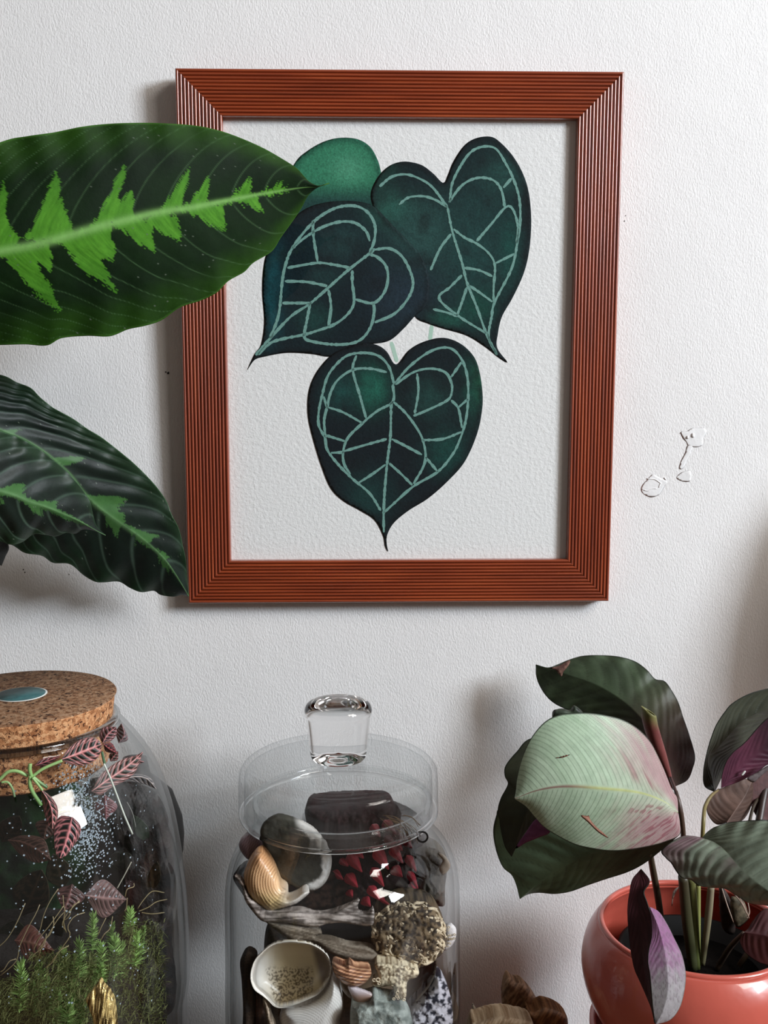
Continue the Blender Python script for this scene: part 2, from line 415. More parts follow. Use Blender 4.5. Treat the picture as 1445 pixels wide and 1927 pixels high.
paper = sheet('watercolour_sheet', .0062, M_paper)
sheet('backing_board', .0069, M_paper, th=.003)
def paper_y(py): # depth of the sheet at a picture row, read on the leaning plane
    z = at(np.full(np.shape(py), 722.), py, np.full(np.shape(py), -.011))[:, 2]-FZ
    return fy(z, .0062)
A2 = lambda p: Z(440, 230, 2.1894, p)
A3 = lambda p: Z(440, 600, 2.1894, p)
blobs_c = [((622,320,60,38),(52,118,92)), ((690,290,40,40),(40,100,80)), ((735,395,40,30),(42,92,80)), ((512,560,22,110),(20,66,72)), ((890,470,70,120),(26,60,58)),
           ((790,440,60,60),(38,72,68)), ((945,330,40,40),(30,64,60)), ((640,455,45,35),(28,56,56)), ((700,730,30,40),(30,92,76)), ((640,740,30,30),(24,66,62)), ((810,750,40,40),(26,58,54)),
           ((890,730,20,60),(22,66,56)), ((840,850,40,40),(20,62,56)), ((960,470,20,60),(22,66,60)), ((900,575,30,30),(20,66,56)), ((760,560,60,60),(30,46,56)), ((700,940,50,50),(16,44,44)),
           ((590,600,30,26),(24,60,56)), ((610,520,30,20),(24,52,52)), ((840,600,35,18),(28,78,66)), ((905,710,14,40),(30,90,66)), ((690,935,30,40),(20,50,48))]
def paintcol(base):
    def f(x, y, d):
        c = np.tile(lin(*base, .8), (len(x), 1))
        for (cx, cy, rx, ry), cc in blobs_c:
            t = np.exp(-((x-cx)/rx)**2-((y-cy)/ry)**2)*.9*(.55+.9*fbm(x/9, y/9, 3))
            c = mix(c, lin(*cc, 1.05), t)
        e = sst(14, 2, d)*.75                       # the darker pigment line along the edge of each painted leaf
        c = mix(c, lin(10, 16, 20), e*(.5+.7*vn(x/20, y/20, 5)))
        return mix(c, lin(13, 20, 24), sst(.52, .85, fbm(x/38, y/38, 11))*.55)
    return f
def painted(name, outline, base, off, parent=paper, g=False):
    def cf(x, y, d):
        if g:
            c = np.tile(lin(46, 112, 84, 1.1), (len(x), 1)); c = mix(c, lin(28, 62, 58), sst(330, 385, y)); c = mix(c, lin(24, 72, 56), sst(16, 2, d)*.8)
            return mix(c, lin(88, 160, 128), np.exp(-((x-655)/30)**2-((y-318)/26)**2)*.5)
        return paintcol(base)(x, y, d)
    return blob(name, outline, 0, .00003, M_paint, parent, colf=cf, step=4.5, back=0, yf=lambda x, y: paper_y(y)-off, R=3)
painted('painted_leaf', A2([(250,170),(300,120),(370,80),(440,64),(510,70),(560,100),(590,150),(605,200),(610,260),(600,350),(420,375),(300,400),(200,470),(170,420),(190,300)]), (30,80,66), .0001, g=True)
painted('painted_leaf', A2([(1128,990),(1090,970),(1040,930),(960,880),(860,850),(800,830),(745,800),(720,700),(690,600),(630,480),(585,380),(563,300),(590,230),(640,180),(700,162),(770,175),(820,210),(862,250),(880,220),(905,160),(950,95),(1000,65),(1060,60),(1100,85),(1150,140),(1190,210),(1215,290),(1225,400),(1218,520),(1195,620),(1150,720),(1105,800),(1088,870),(1085,930)]), (17,34,38), .00018)
painted('painted_leaf', A2([(55,1022),(85,955),(112,915),(125,820),(117,700),(122,600),(140,530),(190,460),(250,390),(320,345),(420,325),(520,328),(580,350),(650,420),(710,480),(765,540),(800,620),(805,700),(790,760),(745,800),(700,850),(640,900),(560,915),(480,930),(400,965),(320,955),(220,950),(130,965),(85,980)]), (15,32,38), .00026)
painted('painted_leaf', A3([(668,188),(720,130),(780,95),(860,78),(930,100),(985,150),(1010,210),(1024,300),(1022,380),(1000,480),(950,590),(880,670),(800,740),(720,790),(660,840),(632,890),(630,930),(637,962),(622,935),(615,895),(580,830),(520,790),(450,750),(400,700),(365,620),(330,510),(305,400),(308,300),(340,220),(400,150),(460,120),(530,100),(590,108),(630,135)]), (15,28,34), .00034)
def strokes(curves, off, wpx, m, name, jit=.25):
    for c in curves:
        L = sum(math.dist(a, b) for a, b in zip(c, c[1:])); n = max(6, int(L/4))
        P = cr(c, n); T = np.gradient(P, axis=0); T /= np.linalg.norm(T, axis=1)[:, None]+1e-9
        Nn = np.c_[-T[:, 1], T[:, 0]]
        w = wpx/2*(.85+jit*(rng.random(n)-.5)*2); w = w*np.clip(np.minimum(np.arange(n), np.arange(n)[::-1])/2+.55, 0, 1)
        A, B = P+Nn*w[:, None], P-Nn*w[:, None]
        Q = np.vstack([A, B]); yy = paper_y(Q[:, 1])-off
        V = at(Q[:, 0], Q[:, 1], yy); V2 = V.copy(); V2[:, 1] += .00004; V = np.vstack([V, V2])
        F = [(i, i+1, n+i+1, n+i) for i in range(n-1)]+[(2*n+i, 3*n+i, 3*n+i+1, 2*n+i+1) for i in range(n-1)]
        F += [(i, 2*n+i, 2*n+i+1, i+1) for i in range(n-1)]+[(n+i, n+i+1, 3*n+i+1, 3*n+i) for i in range(n-1)]
        mesh(name, V, F, m, paper, smooth=False)
VA = [[(90,960),(150,890),(235,800),(310,750),(380,690),(470,610),(560,540),(580,520)],
 [(150,890),(185,790),(200,650),(215,580),(240,520),(300,440),(360,385),(430,350),(500,345),(550,370),(580,420),(580,480),(560,540)],
 [(240,520),(300,470),(370,430),(440,410),(500,415),(545,450),(560,490)], [(325,405),(328,470),(345,575)], [(220,600),(340,580),(400,585),(480,600)],
 [(210,655),(300,658),(385,675)], [(200,745),(320,745)], [(100,958),(160,905),(290,875),(340,860),(410,835),(460,800),(490,760),(495,720),(488,660),(488,610)],
 [(390,690),(400,760),(390,840)], [(315,745),(300,820),(290,880),(310,900),(400,915),(480,912),(530,890),(565,840),(578,780),(575,745)],
 [(500,730),(575,745),(620,700),(635,640),(625,590),(590,555),(560,545)], [(580,525),(640,520),(690,550),(725,610),(738,670),(715,730),(660,790),(580,825)]]
VB = [[(880,350),(900,450),(940,580),(960,660),(1000,760),(1040,870),(1085,960)],
 [(890,330),(900,250),(940,170),(980,120),(1030,100),(1080,110),(1120,170),(1150,230),(1175,310),(1180,400),(1170,480),(1145,600),(1075,740),(1062,800),(1050,890),(1085,960)],
 [(885,330),(940,260),(1000,230),(1060,235),(1095,265),(1110,310),(1115,350)], [(1110,270),(1145,230)], [(1000,490),(1060,420),(1120,350),(1150,360),(1170,430),(1165,500)],
 [(905,440),(950,475),(1000,500),(1050,540),(1075,590),(1070,680),(1070,740)], [(1080,580),(1160,540)], [(950,600),(1010,610),(1065,635)], [(965,670),(1010,700),(1065,740)],
 [(940,630),(890,680),(845,725),(920,795),(1040,870)], [(960,680),(940,740),(920,795)], [(820,770),(880,785),(920,800)],
 [(600,265),(650,225),(710,215),(770,235),(820,270),(880,350)], [(680,340),(720,310),(780,305),(830,320),(880,350)], [(895,460),(850,520),(810,610)]]
VC = [[(655,340),(648,360),(645,480),(632,590),(622,700),(617,800),(618,880)],
 [(660,270),(640,200),(600,155),(540,140),(470,150),(420,190),(385,240),(365,310),(350,380),(350,440),(375,490),(385,540),(430,600),(490,660),(560,720),(605,790)],
 [(630,220),(560,205),(490,210),(430,250),(400,300),(385,360),(372,420),(378,490)], [(505,150),(490,210),(520,320),(545,410)], [(370,320),(385,370)], [(390,365),(450,385),(530,430)],
 [(380,480),(460,505)], [(400,552),(455,550)], [(655,270),(655,340),(590,380),(530,430),(470,490),(450,550),(455,600),(480,640)], [(455,545),(540,520),(630,495)], [(625,600),(570,640),(515,675)],
 [(660,270),(720,200),(790,145),(850,120),(900,125),(940,170),(962,240),(965,330),(955,420),(930,500),(900,560),(840,630),(740,690),(660,760),(617,800)],
 [(665,270),(740,220),(810,205),(870,220),(895,260),(898,300),(880,335),(800,375),(740,400)], [(755,225),(760,300),(745,390)], [(895,240),(940,175)], [(895,335),(925,370),(940,450)],
 [(925,365),(965,330)], [(655,340),(700,380),(740,430),(775,490),(790,560),(780,610),(740,680)], [(775,500),(860,495),(940,465)], [(650,495),(700,520),(775,560)], [(640,595),(690,640),(735,685)], [(790,570),(840,630)]]
strokes([A2(c) for c in VA], .0004, 6.2, M_paintline, 'painted_vein')
strokes([A2(c) for c in VB], .0004, 5.6, M_paintline, 'painted_vein')
strokes([A3(c) for c in VC], .0005, 5.6, M_paintline, 'painted_vein')
M_pstem = mat('pale_green_paint', tuple(lin(176, 208, 190)), rough=.9)
strokes([A2([(648,905),(660,945),(672,988)]), A2([(816,835),(812,865),(808,898)])], .00008, 9, M_pstem, 'painted_stem', .05)
sheet('glass_pane', .0032, M_pane, th=.0012)

# ---------------------------------------------------------------- zebra plant, upper left
ZP = thing('zebra_plant', (-.47, -.17, 0), 'large velvety dark green prayer plant reaching in from the left edge beside the frame', 'plant')
z1 = lambda p: Z(0, 220, 2.3306, p)
z2 = lambda p: Z(0, 680, 3.8026, p)
pat1 = [[(-90,560),(-40,480),(0,330),(18,285),(32,350),(22,420),(45,480),(95,530),(60,575),(-80,600)],
 [(95,540),(140,490),(175,410),(215,310),(245,238),(268,290),(262,350),(285,400),(302,450),(325,505),(240,545)],
 [(370,500),(430,445),(462,370),(500,290),(545,195),(550,260),(522,330),(518,385),(578,312),(588,370),(582,420),(594,448),(480,485)],
 [(640,450),(708,402),(750,340),(790,282),(832,222),(826,280),(804,340),(798,390),(812,402)],
 [(790,415),(840,362),(880,304),(917,256),(914,310),(908,368),(925,388),(860,405)], [(950,390),(1020,348),(1062,302),(1106,258),(1100,310),(1092,350),(1000,375)],
 [(1120,350),(1180,316),(1242,278),(1228,308),(1272,318),(1190,345)],
 [(-60,590),(20,615),(80,680),(130,740),(190,800),(275,865),(245,805),(232,760),(190,690),(150,622),(225,678),(228,620),(212,550),(0,585)],
 [(220,545),(280,566),(320,620),(370,680),(440,720),(515,775),(485,700),(438,612),(500,615),(508,560),(486,515),(490,460),(300,515)],
 [(490,480),(560,512),(600,550),(650,575),(684,594),(672,530),(668,470),(600,440)], [(640,455),(720,512),(788,548),(794,500),(772,435),(700,420)],
 [(790,400),(860,430),(910,470),(994,500),(984,440),(978,380),(880,385)], [(985,365),(1060,373),(1110,400),(1160,420),(1134,370),(1110,345)]]
pat1 = [z1(p) for p in pat1]
def c_zebra1(D):
    x, y = D['px'], D['py']
    n = fbm(x/60, y/60, 2)
    c = mix(lin(10, 24, 11, .8), lin(16, 38, 11, 1.0), n)
    c = mix(c, lin(40, 74, 14, 1.2), sst(.55, 1, D['av'])*.55*(.4+n))
    c = mix(c, lin(92, 128, 84, .9), vein(D, .022)*.34*sst(.03, .15, D['av']))
    # ragged edge: push the test point about along the running direction of the side veins
    jx = (fbm(D['u0']*420, D['av']*6, 8, 2)-.5)*16; jy = (fbm(D['u0']*420, D['av']*6, 9, 2)-.5)*22
    m = np.zeros(len(x), bool)
    for p in pat1: m |= inpoly(x+jx*.5, y+jy, p)
    g = mix(lin(50, 100, 22, 1.15), lin(82, 140, 40, 1.1), fbm(D['u0']*300, D['av']*9, 4, 2))
    g = mix(g, lin(30, 70, 18, 1.3), sst(.2, .6, D['av'])*.4)
    c = np.where(m[:, None], g, c)
    rib = np.exp(-(D['av']/(.030+.02*(1-D['u'])))**2)
    c = mix(c, lin(112, 156, 84, 1.15), rib*.9*(1-.5*sst(.75, 1, D['u'])))
    c = mix(c, lin(52, 88, 30, 1.2), sst(.975, 1., D['av']))
    sp = (rng.random(len(x)) > .9985); c = np.where(sp[:, None], lin(90, 100, 85), c)
    return c
leaf('leaf', z1([(-420,690),(-250,645),(0,590),(150,562),(300,522),(450,477),(600,440),(700,417),(850,395),(1000,365),(1130,340),(1250,320),(1340,308),(1390,306),(1445,290)]),
     z1([(-420,690),(-380,420),(-250,220),(0,112),(120,85),(240,68),(350,45),(450,33),(560,27),(700,28),(850,38),(960,60),(1060,95),(1150,135),(1230,180),(1300,225),(1350,280),(1395,303),(1445,290)]),
     z1([(-420,690),(-380,900),(-200,1000),(0,1000),(110,997),(205,1002),(270,970),(380,960),(480,962),(560,932),(640,915),(710,890),(790,835),(880,805),(950,770),(1000,720),(1070,680),(1110,640),(1190,590),(1230,530),(1280,460),(1320,400),(1350,345),(1390,310),(1445,290)]),
     (-.21, -.115), M_leaf, ZP, c_zebra1, N=360, M=90, fold=(-.012, .012), arch=-.018, curl=(.006, .004), nv=13, quilt=.0001, kk=.44, ripple=.0012, rfreq=12)
pat2 = [z2(p) for p in ([(0,490),(150,478),(60,560)], [(370,690),(500,678),(610,688),(540,730),(440,750)], [(600,950),(700,965),(800,955),(915,985),(850,1040),(880,1090),(910,1170),(800,1120)],
 [(690,1040),(750,1085),(790,1190),(840,1255),(862,1190),(900,1170),(780,1080)], [(880,1150),(1000,1205),(1140,1242),(1090,1272),(1060,1320),(1130,1360),(1040,1330),(970,1260),(990,1330),(940,1200)], [(1120,1330),(1220,1400),(1180,1420),(1240,1530),(1150,1440)])]
pat3 = [z2(p) for p in ([(-50,920),(0,908),(100,880),(188,868),(160,920),(165,965),(250,1000),(330,998),(415,998),(410,1050),(500,1100),(650,1185),(500,1140),(400,1090),(305,1050),(300,1110),(210,1060),(170,1010),(100,970),(0,955)], [(0,950),(25,1010),(0,1020)])]
def c_slate(pat, seed):
    def f(D):
        x, y = D['px'], D['py']; n = fbm(x/40, y/40, seed)
        c = mix(lin(12, 20, 17, .9), lin(24, 40, 30, 1.1), n)
        c = mix(c, lin(30, 56, 30, 1.2), sst(.55, 1, D['av'])*.6)
        vs = vein(D, .05); c = mix(c, lin(104, 132, 112, .9), vs*.5*sst(.02, .1, D['av'])*(.6+.4*(D['v'] > 0)))
        jx = (fbm(D['u0']*260, D['av']*6, 8, 2)-.5)*9; jy = (fbm(D['u0']*260, D['av']*6, 9, 2)-.5)*7
        m = np.zeros(len(x), bool)
        for p in pat: m |= inpoly(x+jx*2, y+jy, p)
        c = np.where(m[:, None], mix(lin(44, 82, 40, 1.2), lin(66, 108, 54, 1.2), n), c)
        c = mix(c, lin(100, 140, 90, 1.0), np.exp(-(D['av']/.035)**2)*.7)
        c = mix(c, lin(60, 92, 60), sst(.97, 1., D['av']))
        sp = (rng.random(len(x)) > .9985); return np.where(sp[:, None], lin(120, 130, 115), c)
    return f
leaf('leaf', z2([(-500,200),(-200,380),(0,490),(150,550),(260,610),(370,690),(500,810),(600,940),(700,1040),(850,1150),(980,1240),(1080,1320),(1180,1420),(1260,1530),(1320,1630),(1350,1682)]),
     z2([(-500,200),(-300,60),(0,95),(120,150),(220,190),(290,260),(370,325),(450,370),(530,415),(620,480),(720,540),(800,600),(900,680),(980,750),(1060,830),(1130,910),(1190,1000),(1230,1100),(1280,1200),(1310,1330),(1330,1430),(1338,1560),(1350,1682)]),
     z2([(-500,200),(-400,700),(-100,1200),(100,1320),(180,1370),(300,1390),(380,1440),(500,1450),(600,1530),(680,1575),(740,1580),(850,1575),(930,1620),(1010,1650),(1100,1640),(1150,1670),(1240,1682),(1300,1670),(1350,1682)]),
     (-.15, -.034), M_leafg, ZP, c_slate(pat2, 3), N=260, M=80, fold=(.010, .018), arch=.0, curl=(-.004, .008), nv=8, quilt=.0007, kk=.5, ripple=.0025, rfreq=10)
leaf('leaf', z2([(-500,700),(-200,880),(0,930),(100,960),(200,1000),(320,1040),(450,1090),(580,1150),(690,1212),(755,1245)]),
     z2([(-500,700),(-300,420),(0,498),(150,552),(300,640),(400,720),(480,790),(560,880),(610,950),(645,1010),(660,1080),(690,1180),(755,1245)]),
     z2([(-500,700),(-400,1000),(-200,1220),(0,1285),(80,1310),(160,1290),(240,1235),(330,1240),(400,1250),(470,1225),(540,1230),(600,1200),(690,1215),(755,1245)]),
     (-.19, -.10), M_leafg, ZP, c_slate(pat3, 6), N=200, M=70, fold=(.008, .008), arch=-.005, curl=(.0, .006), nv=6, quilt=.0008, kk=.45, ripple=.002, rfreq=8)
c_pla = lambda a, b, s=30, seed=1: (lambda D: mix(lin(*a), lin(*b), fbm(D['px']/s, D['py']/s, seed)))
leaf('leaf', z2([(-250,1200),(-100,1300),(10,1460)]), z2([(-250,1200),(-60,1180),(60,1310),(35,1400),(10,1460)]), z2([(-250,1200),(-150,1360),(10,1460)]),
     (-.16, -.11), M_leafg, ZP, c_pla((8, 12, 10), (18, 20, 16)), N=30, M=10, fold=(.004, .004))
gcol = lin(58, 84, 40)
def stemcol(a, b, n): return mix(lin(*a), lin(*b), np.linspace(0, 1, n))
base = np.array([-.47, -.17, .13])
for tip_, h in ((at1(-420/2.3306, 220+690/2.3306, -.21), .08), (at1(-500/3.8026, 680+200/3.8026, -.15), .05), (at1(-500/3.8026, 680+700/3.8026, -.19), .03), (at1(-250/3.8026, 680+1200/3.8026, -.16), .02)):
    P = np.array([base, base*.6+tip_*.4+np.array([.0, 0, .05+h]), tip_*.85+base*.15+np.array([0, 0, h]), tip_])
    tube('petiole', P, [.0035, .003, .0026, .0018], M_stem, ZP, res=24, col=stemcol((60, 90, 40), (90, 120, 60), 24))
lathe('pot', [(.05, 0), (.062, .06), (.07, .125), (.072, .14), (.067, .14), (.064, .125), (0, .124)], (-.47, -.17, 0), mat('grey_pot', tuple(lin(120, 118, 112)), rough=.6, bscale=120), ZP, n=48)

# ---------------------------------------------------------------- terrarium, lower left
TC = np.array([at1(48, 1640, -.15)[0]+.0005, -.15, 0.0])
def scl(y, py): return float((at1(722, py, y)-CAM)@FWD)/F_PX
def zrow(py, y, px=300): return float(at1(px, py, y)[2])
TR = 292*scl(-.15, 1700)
RIMR = 176*scl(-.15, 1345)
zr = zrow(1358, -.15, 48)     # rim height
tj = thing('terrarium_jar', tuple(TC), 'big round-bodied glass terrarium jar with moss inside and a cork stopper', 'jar')
def dbl(prof, th):
    """closed wall of a thin vessel: outer profile (bottom to top) and the same moved inwards"""
    P = np.array(prof); T = np.gradient(P, axis=0); T /= np.linalg.norm(T, axis=1)[:, None]
    I = P-np.c_[T[:, 1], -T[:, 0]]*th; I[:, 0] = np.maximum(I[:, 0], 0)
    return [tuple(p) for p in P]+[tuple(p) for p in I[::-1]]
def rows(lst, cx, y): return [(hw*scl(y, r), zrow(r, y, cx)) for r, hw in lst]
tp = [(.0005, .004), (.045, .004), (.062, .012), (.074, .035), (.083, .07)]+rows([(1900, 284), (1850, 291), (1760, 292), (1700, 290.5), (1650, 287), (1600, 281.5), (1550, 274), (1510, 264), (1470, 251), (1430, 231), (1395, 207), (1370, 187), (1356, 175)], 200, -.15)
tp = [tuple(p) for p in cr(tp, 70)]
lathe('glass_body', dbl(tp, .0026), TC, M_glass, tj, n=128)
a = np.linspace(0, 2*np.pi, 97)
def torus(name, c, R, r, m, parent, n=96, k=12):
    V = []; F = []
    for i in range(n):
        t = 2*np.pi*i/n
        for j in range(k):
            s = 2*np.pi*j/k; V.append((c[0]+(R+r*math.cos(s))*math.cos(t), c[1]+(R+r*math.cos(s))*math.sin(t), c[2]+r*math.sin(s)))
    for i in range(n):
        for j in range(k): F.append((i*k+j, ((i+1) % n)*k+j, ((i+1) % n)*k+(j+1) % k, i*k+(j+1) % k))
    return mesh(name, V, F, m, parent)
def glassy(name, col=(1, 1, 1), rough=.0):
    m, t, b, out = newmat(name); b.inputs['Base Color'].default_value = (*col, 1); b.inputs['Transmission Weight'].default_value = 1
    b.inputs['Roughness'].default_value = rough; b.inputs['IOR'].default_value = 1.48; return m
M_solid = glassy('solid_glass')
zrim = tp[-1][1]
torus('glass_rim', (TC[0], TC[1], zrim), tp[-1][0]-.0004, .0023, M_solid, tj)
def cork_mat():
    m, t, b, out = newmat('cork'); b.inputs['Roughness'].default_value = .85; b.inputs['Specular IOR Level'].default_value = .2
    v = coords(t)
    vo = nnode(t, 'ShaderNodeTexVoronoi'); vo.inputs['Scale'].default_value = 560; t.links.new(v, vo.inputs['Vector'])
    sp = nnode(t, 'ShaderNodeSeparateColor'); t.links.new(vo.outputs['Color'], sp.inputs[0])
    c = ramp(t, sp.outputs[0], [(0, tuple(lin(150, 96, 60))), (.45, tuple(lin(196, 138, 94))), (1, tuple(lin(222, 170, 124)))])
    n1 = ramp(t, noise(t, v, 430, 3, .7, .8), [(.38, (1, 1, 1)), (.46, (0, 0, 0))])
    mx = nnode(t, 'ShaderNodeMix', data_type='RGBA'); t.links.new(n1, mx.inputs[0]); t.links.new(c, mx.inputs[6]); mx.inputs[7].default_value = (*lin(66, 36, 24), 1)
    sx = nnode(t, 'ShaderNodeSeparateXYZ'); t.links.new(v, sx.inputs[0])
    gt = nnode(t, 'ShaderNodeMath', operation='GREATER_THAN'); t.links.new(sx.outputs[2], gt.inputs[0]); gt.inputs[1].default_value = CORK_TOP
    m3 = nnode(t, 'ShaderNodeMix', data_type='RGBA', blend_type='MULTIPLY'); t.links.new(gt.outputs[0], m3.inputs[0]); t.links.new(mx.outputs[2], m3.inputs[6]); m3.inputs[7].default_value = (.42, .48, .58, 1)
    t.links.new(m3.outputs[2], b.inputs['Base Color'])   # the top face is darker and greyer than the side
    t.links.new(bump(t, noise(t, v, 480, 3, .7), .0006), b.inputs['Normal']); return m
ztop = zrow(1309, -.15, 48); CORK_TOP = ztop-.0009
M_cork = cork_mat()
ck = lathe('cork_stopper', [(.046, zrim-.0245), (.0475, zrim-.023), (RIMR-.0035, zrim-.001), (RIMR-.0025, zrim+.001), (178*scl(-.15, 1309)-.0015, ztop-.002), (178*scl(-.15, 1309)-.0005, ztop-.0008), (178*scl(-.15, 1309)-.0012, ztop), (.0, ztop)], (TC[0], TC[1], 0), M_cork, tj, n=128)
M_stick = mat('sticker_green', tuple(lin(62, 102, 104)), rough=.4, nscale=300); M_white = mat('sticker_white', tuple(lin(205, 205, 200)), rough=.4)
sc_ = at1(52, 1307, -.15); sR = 47*scl(-.15, 1307)
sc_ = (TC[0]+.0005, TC[1]+.002)
lathe('sticker_edge', [(sR, ztop+.0001), (sR, ztop+.0003), (0, ztop+.0003)], (sc_[0], sc_[1], 0), M_white, ck, n=48)
lathe('round_sticker', [(sR*.93, ztop+.0003), (sR*.93, ztop+.00045), (0, ztop+.00045)], (sc_[0], sc_[1], 0), M_stick, ck, n=48)

def inj(px, py, frac, C, R):
    y = C[1]-R*frac*.9
    for _ in range(8):
        X = at1(px, py, y); dx = min(abs(X[0]-C[0]), R*.985); y = C[1]-frac*math.sqrt(max(R*R-dx*dx, 1e-8))
    return y
TI = TR-.006
# soil and moss
M_soil = mat('dark_soil', tuple(lin(26, 19, 14)), rough=.95, bscale=300, bdist=.002)
zs = zrow(1880, -.235, 150)
so = lathe('soil', [(.001, .0085), (.04, .0095), (.056, .017), (.062, .038), (.066, .072), (.066, .11), (.064, zs-.02), (.05, zs-.006), (.0, zs)], TC, M_soil, None, n=48, origin=(TC[0], TC[1], .008))
tag(so, 'dark soil filling the bottom of the terrarium jar', 'soil'); so['kind'] = 'stuff'
so['label'] = 'dark planting soil filling the bottom of the terrarium jar'
def needles(name, specs, m, parent, colr):
    """specs: base point, direction, length, droop, width"""
    V, F, C = [], [], []
    for (p, d, L, droop, w) in specs:
        d = np.array(d)/np.linalg.norm(d); s = np.cross(d, [0, 1, 0.3]); s /= np.linalg.norm(s)+1e-9
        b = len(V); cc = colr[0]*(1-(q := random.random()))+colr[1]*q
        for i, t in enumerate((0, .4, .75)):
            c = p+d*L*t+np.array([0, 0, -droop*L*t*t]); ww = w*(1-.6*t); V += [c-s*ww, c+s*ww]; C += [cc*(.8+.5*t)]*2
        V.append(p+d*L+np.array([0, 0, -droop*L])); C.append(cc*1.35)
        F += [(b, b+1, b+3, b+2), (b+2, b+3, b+5, b+4), (b+4, b+5, b+6)]
    return mesh(name, V, F, m, parent, col=np.array(C), smooth=False)
M_moss = mat('moss', None, rough=.7, spec=.2, trans=.25)
zz = lambda p: Z(0, 1640, 4.0139, p)
ms = thing('star_moss', (TC[0], TC[1]-.03, zs-.003), 'bright green feathery star moss inside the terrarium jar', 'moss')
sprigs = [((160,705),(150,1060),95,1.15),((300,720),(310,930),80,.9),((480,610),(470,900),100,1.0),((600,545),(600,800),85,.8),((705,340),(690,600),75,.9),((690,650),(650,950),100,1.1),
          ((770,560),(750,820),85,1.1),((870,520),(860,800),95,1.15),((985,300),(980,480),75,1.15),((1035,470),(1015,720),90,1.15),((430,920),(430,1170),100,1.0),((560,850),(560,1080),100,1.0),
          ((1085,430),(1060,640),55,.7),((240,850),(250,1100),70,.7),((350,830),(360,1100),90,.85),((760,720),(740,980),80,.9),((640,930),(600,1180),90,.8),((90,880),(70,1150),70,.5),((520,1010),(500,1240),100,.8),((920,560),(910,820),80,.7),((850,400),(830,640),60,.6)]
for k, (t0, b0, wpx, br) in enumerate(sprigs):
    (tx, ty), (bx, by) = zz([t0])[0], zz([b0])[0]
    fr_ = .93-.06*(k % 3)
    T = at1(tx, ty, inj(tx, ty, fr_, TC, TI)); B = at1(bx, by, inj(bx, by, fr_, TC, TI))
    L = np.linalg.norm(T-B); n = int(50+L*2200); sp = []
    wl = wpx/4.0139*scl(-.23, 1800)*.95
    for i in range(n*2):
        t = (i+random.random())/(n*2); p = B+(T-B)*t; an = random.random()*6.283
        out = np.array([math.cos(an), math.sin(an)*.6, .35+1.1*t**3+random.random()*.3])
        sp.append((p, out, wl*(.75+.5*random.random())*(1-.35*t**2), -.15+.6*(1-t), .00024))
    g1, g2 = lin(92, 122, 52, br*1.1), lin(160, 192, 118, br*1.5)
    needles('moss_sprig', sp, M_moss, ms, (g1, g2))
mc = []
for i in range(9000):
    px, py = random.uniform(-20, 335), random.uniform(1790, 1990)
    if px > 235: py = random.uniform(1735, 1990)
    if px < 60: py = random.uniform(1840, 1990)
    fq = random.uniform(.82, .96); y = inj(px, py, fq, TC, TI); p = at1(px, py, y)
    if abs(p[0]-TC[0]) > TI*.97: continue
    mc.append((p, (random.gauss(0, 1), random.gauss(-.3, .5), random.gauss(.3, .8)), random.uniform(.0025, .005), .5, .00022))
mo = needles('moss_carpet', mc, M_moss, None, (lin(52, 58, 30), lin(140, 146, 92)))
mo['kind'] = 'stuff'; tag(mo, 'dull olive creeping moss covering the terrarium soil', 'moss')
# backs: dark wood and leaves inside, bark slab added to darken the right
def c_mot(a, b, s=14, seed=1, thr=.5, sh=.25):
    return lambda x, y, d: mix(lin(*a), lin(*b), sst(thr-sh, thr+sh, fbm(x/s, y/s, seed)))
bk = blob('dark_backdrop_slab', [(222,1500),(250,1486),(286,1496),(312,1540),(325,1600),(326,1700),(322,1780),(326,1900),(240,1920),(225,1800),(228,1680)], TC[1]-.005, .010, mat('backdrop_bark', None, rough=.8, bscale=120, bdist=.002), None,
          c_mot((9, 7, 6), (34, 24, 20)), R=25, disp=lambda x, y: .003*fbm(x/10, y/40, 3), step=5)
tag(bk, 'bark slab added as a dark backdrop at the right inside the terrarium jar', 'bark')
bk = blob('dark_wood', [(-60,1450),(40,1436),(130,1470),(170,1520),(180,1640),(150,1700),(170,1760),(60,1850),(-80,1900),(-150,1700),(-140,1500)], TC[1]+.015, .012, M_any, None,
          c_mot((10, 20, 10), (32, 66, 32), 26), R=60, disp=lambda x, y: .005*fbm(x/22, y/30, 3), step=8)
tag(bk, 'near-black mossy wood at the back left inside the terrarium jar', 'wood')
# nerve plant
NP = thing('nerve_plant', (TC[0]+.01, TC[1], zs+.004), 'creeping nerve plant with pink-veined leaves inside the terrarium jar', 'plant')
q1 = lambda p: Z(0, 1230, 3.8026, p)
q3 = lambda p: Z(0, 1400, 4.0139, p)
def c_fit(vc, bcol, k=1.0, wv=.13, per=1.0):
    def f(D):
        c = mix(lin(*bcol), lin(*bcol)*1.9, fbm(D['px']/6, D['py']/6, 3))
        s = vein(D, wv, per)*.9
        s2 = np.abs(D['av']*3.1+.35*np.sin(D['u0']*D['nv']*6.283)-2.2); s = np.maximum(s, np.exp(-(s2/.2)**2)*.75)
        s = np.maximum(s, np.exp(-(D['av']/.09)**2)); s = np.maximum(s, sst(.93, 1, D['av'])*.5)
        return mix(c, lin(*vc, k), s)
    return f
M_fit = mat('nerve_leaf', None, rough=.45, bscale=500, bdist=.0001, trans=.15)
pk = (214, 142, 140)
def fleaf(m_, a_, b_, fr0, fr1, cf, nv=6, **k):
    y0 = inj(*m_[0], fr0, TC, TI); y1 = inj(*m_[-1], fr1, TC, TI)
    return leaf('leaf', m_, a_, b_, (y0, y1), M_fit, NP, cf, N=56, M=26, nv=nv, quilt=.0004, kk=.34, fold=(.002, .002), solid=.0003, **k)
